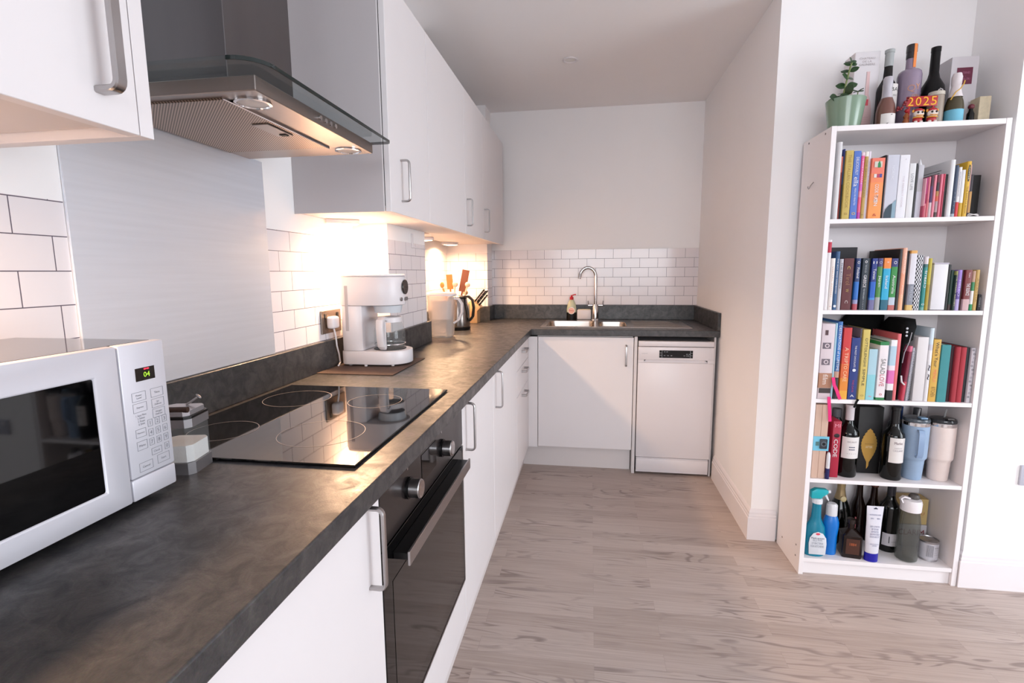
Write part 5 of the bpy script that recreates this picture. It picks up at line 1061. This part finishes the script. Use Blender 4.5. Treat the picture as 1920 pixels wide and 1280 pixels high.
b = MB(); b.box(-.065, .06, 0, .07, 0, .10, pal((206, 200, 204), .6), .0012, 1); b.build('box', vb)
letters('CLARIM', (.0, -.0004, .066), .1, .026, pal((130, 20, 38)), vb, 'front')
mb_ = thing('yellow_carton', 'yellow carton lettered MACHU resting on the white carton', 'box', (2.372, 2.30, Z5+.1006))
b = MB(); b.box(-.075, .060, 0, .06, 0, .115, pal((206, 178, 118), .6), .0012, 1); b.build('box', mb_)
letters('MACHU', (.012, -.0004, .05), .07, .014, pal((176, 96, 60)), mb_, 'front'); letters('PICCHU PISCO', (.02, -.0004, .036), .05, .004, pal((176, 120, 70)), mb_, 'front')
for i, (x, lb) in enumerate(((2.175, 'brown-necked dark bottle at the back, left of the two behind the tube'), (2.228, 'brown-necked dark bottle at the back, behind the cream tube and wine bottle'))):
    bottle('spirit_bottle', lb, x, 2.335 - .012*i, Z5, [(0, 0), (.025, 0), (.0265, .006), (.0265, .16), (.014, .2), (.012, .25), (.014, .26), (.014, .315), (0, .318)], AMB, group='dark spirit bottles at the back', capsule=[(.0145, .255), (.0152, .255), (.0152, .318), (0, .32)], capm=mat('brown_capsule', (80, 34, 22), .35))

# ------------------------------------------------------------------ things on top of the bookcase
pt_ = thing('plant_pot', 'glossy sage-green ceramic pot at the left end on top of the bookcase', 'pot', (1.934, 2.202, Z6))
SAGE = mat('sage_ceramic', (122, 144, 124), .16)
b = MB(); b.lathe([(0, 0), (.048, 0), (.053, .004), (.066, .102), (.0665, .108), (.062, .108), (.058, .09), (0, .088)], SAGE, seg=48); b.build('pot', pt_)
b = MB(); b.lathe([(.058, .0905), (0, .094)], pal((60, 46, 38), .95, bump=.8, bscale=200), seg=24); b.build('soil', pt_)
jp = thing('jade_plant', 'small jade plant with dark green oval leaves growing in the sage pot', 'plant', (1.934, 2.202, Z6+.092))
LEAF = mat('jade_leaf', (34, 66, 32), .3, var=.3, vscale=20); STEM = mat('jade_stem', (112, 124, 76), .6)
rnd = random.Random(3)
def leaf(p, d, up, L_, W_):
    L_ *= 1.1; W_ *= 1.35
    b = MB(); d = Vector(d).normalized(); n = Vector(up); n = (n-d*n.dot(d)).normalized(); s = d.cross(n); t = bmesh.new(); top = []; bot = []
    N = 7
    rows = []
    for i in range(N):
        f = i/(N-1); w_ = W_*math.sin(PI*min(1, f*.97+.02))**.7; c = Vector(p)+d*L_*f-n*L_*.18*f*f
        rows.append([t.verts.new(c+s*w_*k+n*h) for k, h in ((-.5, 0), (-.25, .0012), (0, .0004), (.25, .0012), (.5, 0), (.25, -.0012), (0, -.0018), (-.25, -.0012))])
    for A, B in zip(rows, rows[1:]):
        for j in range(8): t.faces.new((A[j], A[(j+1) % 8], B[(j+1) % 8], B[j]))
    t.faces.new(rows[0]); t.faces.new(rows[-1][::-1]); bmesh.ops.recalc_face_normals(t, faces=t.faces); b._merge(t, LEAF); b.build('leaf', jp)
def stem(pts, r):
    b = MB(); b.sweep(pts, STEM, r=r, seg=8); b.build('stem', jp)
    P_ = [Vector(p) for p in pts]
    return P_
s1 = stem([(-.012, -.01, 0), (-.014, -.012, .04), (-.008, -.014, .08), (-.002, -.016, .118), (.004, -.016, .145)], .0035)
for k, (z, L_, W_) in enumerate(((.012, .034, .026), (.035, .036, .026), (.062, .034, .022), (.09, .03, .02), (.115, .028, .017), (.138, .024, .014))):
    c = Vector((-.012+.016*z/.145, -.013, z)); a = .4+k*1.25
    for q in (0, PI): leaf(c, (math.cos(a+q), math.sin(a+q)*.5, .3), (.15*math.cos(a), -.9, .45), L_, W_)
for q in (0.4, 2.3, 4.2): leaf((.004, -.016, .145), (math.cos(q), math.sin(q), .55), (0, -.9, .4), .024, .012)
s2 = stem([(.032, -.012, 0), (.034, -.012, .02), (.035, -.013, .042)], .002)
for a in (.2, 1.8, 3.4, 5.0): leaf((.035, -.013, .042), (math.cos(a), math.sin(a), .35), (0, -.6, .7), .022, .011)
for a in (.1, 3.2): leaf((.034, -.012, .016), (math.cos(a), math.sin(a), .15), (0, -.6, .7), .026, .012)
s3 = stem([(-.03, -.02, 0), (-.038, -.022, .02)], .0025)
for a in (2.4, 3.6, 4.8, 5.8): leaf((-.036, -.022, .018), (math.cos(a), math.sin(a), .2), (0, -.9, .4), .032, .026)

g1 = thing('wine_gift_box', 'tall white wine gift box printed with a pale pink bottle behind the plant', 'box', (2.031, 2.272, Z6))
b = MB(); b.box(-.0445, .0445, 0, .085, 0, .304, pal((228, 222, 226), .5), .001, 1); b.build('box', g1)
letters('CHATEAU\nDE LA\nGALINIERE', (-.001, -.0004, .268), .058, .03, pal((176, 166, 168)), g1, 'front')
RO = pal((226, 190, 190), .5)
b = MB(); b.prism([(-.012, .008), (.027, .008), (.028, .08), (.022, .12), (.014, .145), (.0125, .225), (.0135, .23), (.001, .23), (.002, .225), (.0005, .145), (-.008, .12), (-.013, .08)], -.0016, -.0003, RO, 'y'); pb = b.build('printed_bottle', g1)
b = MB(); b.box(-.004, .014, -.0024, -.0017, .105, .128, pal((214, 70, 84), .5)); b.build('red_emblem', pb)
for k in range(6):
    b = MB(); b.box(-.006, .018, -.0022, -.0017, .02+k*.008, .0208+k*.008, pal((200, 150, 150), .5)); b.build('printed_line', pb)
H = .302
o = bottle('wine_bottle', 'green wine bottle with grey capsule on top of the bookcase', 2.106, 2.268, Z6, bord(.0355, H, rn=.0135, sh=.5, nk=.66), M_WINE, capsule=caps(H, .8, rn=.0135), capm=pal((176, 180, 180), .4), lab=(.0359, .07, .17, .85), labm=CREAM)
wrap('BA', o, .0359, .15, .03, .014, (40, 40, 44), off=.012); wrap('2021', o, .0359, .128, .016, .006, (90, 90, 94), off=.014)
PROS = mat('rose_glass', (112, 74, 66), .1, spec=.6)
o = bottle('small_sparkling_bottle', 'small rose sparkling bottle with silver foil in front of the green wine bottle', 2.068, 2.185, Z6, [(0, 0), (.029, 0), (.031, .004), (.031, .055), (.027, .078), (.017, .105), (.012, .118), (.012, .17), (0, .171)], PROS, capsule=[(.0185, .1), (.0155, .115), (.0135, .14), (.0155, .146), (.0155, .172), (.012, .178), (0, .18)], capm=pal((196, 192, 200), .35), lab=(.0314, .003, .042, .9), labm=CREAM, group='miniature sparkling bottles')
wrap('/', o, .0314, .022, .02, .034, (70, 60, 70))
gn = thing('gin_bottle', 'pale violet gin bottle with orange-striped stopper on top of the bookcase', 'bottle', (2.179, 2.262, Z6))
GIN = mat('violet_gin_glass', (140, 124, 144), .1, spec=.6)
b = MB(); b.lathe([(0, 0), (.037, 0), (.0385, .005), (.0395, .2), (.037, .213), (.03, .22), (.0165, .224), (.0155, .232), (.0155, .262), (0, .262)], GIN, seg=40); b.build('glass_body', gn)
b = MB(); b.lathe([(0, .2625), (.0165, .2625), (.0165, .285), (.0175, .286), (.0175, .31), (.016, .313), (0, .313)], pal((40, 34, 36), .35), seg=28); b.build('stopper', gn)
b = MB(); b.lathe([(.0179, .228), (.0179, .312)], pal((240, 136, 60), .5), seg=8, a0=-PI/2-.05, a1=-PI/2+.65); b.build('paper_strip', gn)
letters('GIN', (.006, 0, .118), .026, .012, pal((226, 160, 120)), gn, cyl=(0, 0, .0402)); letters('Y', (.012, 0, .152), .016, .02, pal((226, 160, 120)), gn, cyl=(0, 0, .0402)); letters('Q', (-.01, 0, .145), .026, .028, pal((196, 140, 120)), gn, cyl=(0, 0, .0402))
bk = bottle('black_bottle', 'matt black round-shouldered bottle with a small moon emblem', 2.268, 2.272, Z6, [(0, 0), (.041, 0), (.0425, .006), (.0425, .125), (.036, .16), (.02, .19), (.0155, .21), (.0148, .285), (.0158, .286), (.0158, .302), (0, .304)], mat('matt_black_bottle', (5, 4, 6), .35, spec=.25))
letters('o', (.005, 0, .132), .022, .02, pal((214, 206, 206)), bk, cyl=(0, 0, .0435)); letters('L', (.005, 0, .137), .007, .014, pal((214, 206, 206)), bk, cyl=(0, 0, .0437))
g2 = thing('wine_gift_box', 'white gift box with a burgundy square label at the right on top of the bookcase', 'box', (2.374, 2.275, Z6), math.radians(0))
b = MB(); b.box(-.046, .046, 0, .085, 0, .265, pal((226, 220, 224), .5), .001, 1); b.build('box', g2)
b = MB(); b.box(-.026, .027, -.0014, -.0003, .165, .225, pal((112, 30, 62), .5)); b.build('label', g2)
letters('SAUTERNES\n- - -\nGRAND CRU', (0, -.0015, .195), .04, .03, pal((190, 120, 150)), g2, 'front')
pr = bottle('small_sparkling_bottle', 'small green sparkling bottle with white foil and sky-blue label', 2.301, 2.192, Z6, [(0, 0), (.0265, 0), (.0285, .004), (.0285, .058), (.026, .078), (.017, .105), (.012, .118), (.012, .17), (0, .171)], mat('green_glass', (66, 58, 36), .1, spec=.6), capsule=[(.0225, .094), (.0175, .112), (.0135, .135), (.0155, .142), (.0165, .165), (.0125, .178), (0, .181)], capm=pal((232, 222, 224), .5), group='miniature sparkling bottles')
b = MB(); b.lathe([(.0291, .004), (.0291, .048)], pal((112, 190, 216), .5), seg=32); b.build('sky_blue_label', pr)
b = MB(); b.sweep([(-.026, -.02, .082), (-.014, -.026, .108), (0, -.024, .118), (.012, -.02, .135), (.016, -.018, .148)], pal((226, 176, 60), .4), r=.0018, seg=8); b.build('yellow_ribbon', pr)
# festive sign and figurines
fs = thing('festive_sign', 'red and yellow party sign reading 2025 on top of the bookcase', 'sign', (2.176, 2.162, Z6))
RED = pal((178, 22, 32), .45); YEL = pal((252, 184, 30), .5)
b = MB(); b.box(-.052, .052, 0, .004, .062, .098, RED, .0015); b.build('board', fs)
for i, ch_ in enumerate('2025'): letters(ch_, (-.038+i*.0255, -.0005, .08), .019, .03, YEL, fs, 'front', name='numeral', depth=.0004)
for x in (-.04, .04):
    b = MB(); b.box(x-.003, x+.003, .001, .0035, 0, .062, RED); b.build('post', fs)
def lion(label, x):
    o = thing('lion_figurine', label, 'figurine', (x, 2.155, Z6), group='lion dance figurines'); o.scale = (.88, .75, .95)
    b = MB(); b.sphere((0, 0, .014), .018, RED, (1, .8, .8), 18); b.build('body', o)
    b = MB(); b.sphere((0, -.006, .034), .019, pal((232, 216, 206), .5), (1.05, .8, .8), 20); b.build('head', o)
    b = MB(); b.sphere((0, -.004, .047), .017, RED, (1, .8, .5), 18); b.build('crest', o)
    for s_ in (-1, 1):
        b = MB(); b.sphere((s_*.008, -.02, .038), .0042, pal((30, 16, 16), .2), seg=10); b.build('eye', o)
        b = MB(); b.sphere((s_*.019, -.002, .046), .006, pal((230, 160, 50), .4), (.8, .6, 1), 10); b.build('ear', o)
        b = MB(); b.lathe([(0, 0), (.006, 0), (.007, .008), (0, .01)], pal((232, 216, 206), .5), (s_*.01, -.008, 0), seg=12); b.build('paw', o)
    b = MB(); b.sweep([(-.013, -.017, .028), (-.006, -.0235, .026), (.006, -.0235, .026), (.013, -.017, .028)], pal((226, 150, 40), .4), r=.0018, seg=8); b.build('mouth', o)
    b = MB(); b.sweep([(.021*math.cos(a)*.9, -.004-.014*math.sin(a), .021) for a in [PI*k/8 for k in range(9)]], pal((226, 160, 50), .4), r=.0022, seg=8); b.build('collar', o)
lion('left one of the red, white and gold lion figurines below the 2025 sign', 2.162)
lion('right one of the red, white and gold lion figurines below the 2025 sign', 2.208)
lt2 = thing('gold_ornament', 'small amber and red ornament left of the lion figurines', 'ornament', (2.131, 2.168, Z6))
b = MB(); b.lathe([(0, 0), (.009, 0), (.011, .012), (.007, .022), (.01, .03), (.004, .042), (0, .044)], mat('amber_ornament', (150, 84, 46), .3, .3), seg=20); b.build('body', lt2)
b = MB(); b.sphere((0, -.0, .05), .0075, RED, seg=12); b.build('bead', lt2)
bs = thing('bead_string', 'dark red bead garland draped in front of the gin bottle', 'garland', (2.104, 2.175, Z6))
k = 0
for i in range(16):
    f = i/15; b = MB(); b.sphere((-.012+.036*f, -.02+.006*math.sin(f*9), .05+.035*f+.008*math.sin(f*14)), .0042, pal((130, 20, 34), .3), seg=10); b.build('bead', bs)
tb2 = thing('beige_canister', 'beige cylindrical canister behind the 2025 sign', 'canister', (2.243, 2.2, Z6))
b = MB(); b.lathe([(0, 0), (.024, 0), (.025, .004), (.025, .105), (0, .105)], mat('taupe_tin', (150, 136, 122), .4, var=.15), seg=30); b.build('body', tb2)
b = MB(); b.lathe([(.0255, .1055), (.0255, .117), (.024, .119), (0, .119)], pal((206, 196, 182), .4), seg=30); b.build('lid', tb2)
wk = thing('cork_bag', 'small woven beige carton at the right end on top of the bookcase', 'carton', (2.413, 2.21, Z6))
b = MB(); b.box(-.018, .02, 0, .05, 0, .1, mat('woven_cream_print', (206, 192, 164), .8, bump=.8, bscale=160, var=.2, vscale=70), .001, 1); b.build('box', wk)
wv = bottle('miniature_bottle', 'tiny black bottle with burgundy wax seal next to the blue-labelled one', 2.372, 2.215, Z6, [(0, 0), (.011, 0), (.012, .003), (.012, .04), (.007, .05), (.006, .06), (0, .06)], M_WINE, capsule=[(.012, .0), (.0, .0)], capm=RED)
b = MB(); b.sphere((0, 0, .066), .0105, pal((112, 34, 48), .3), (1, 1, .95), 16); b.build('wax_seal', wv)
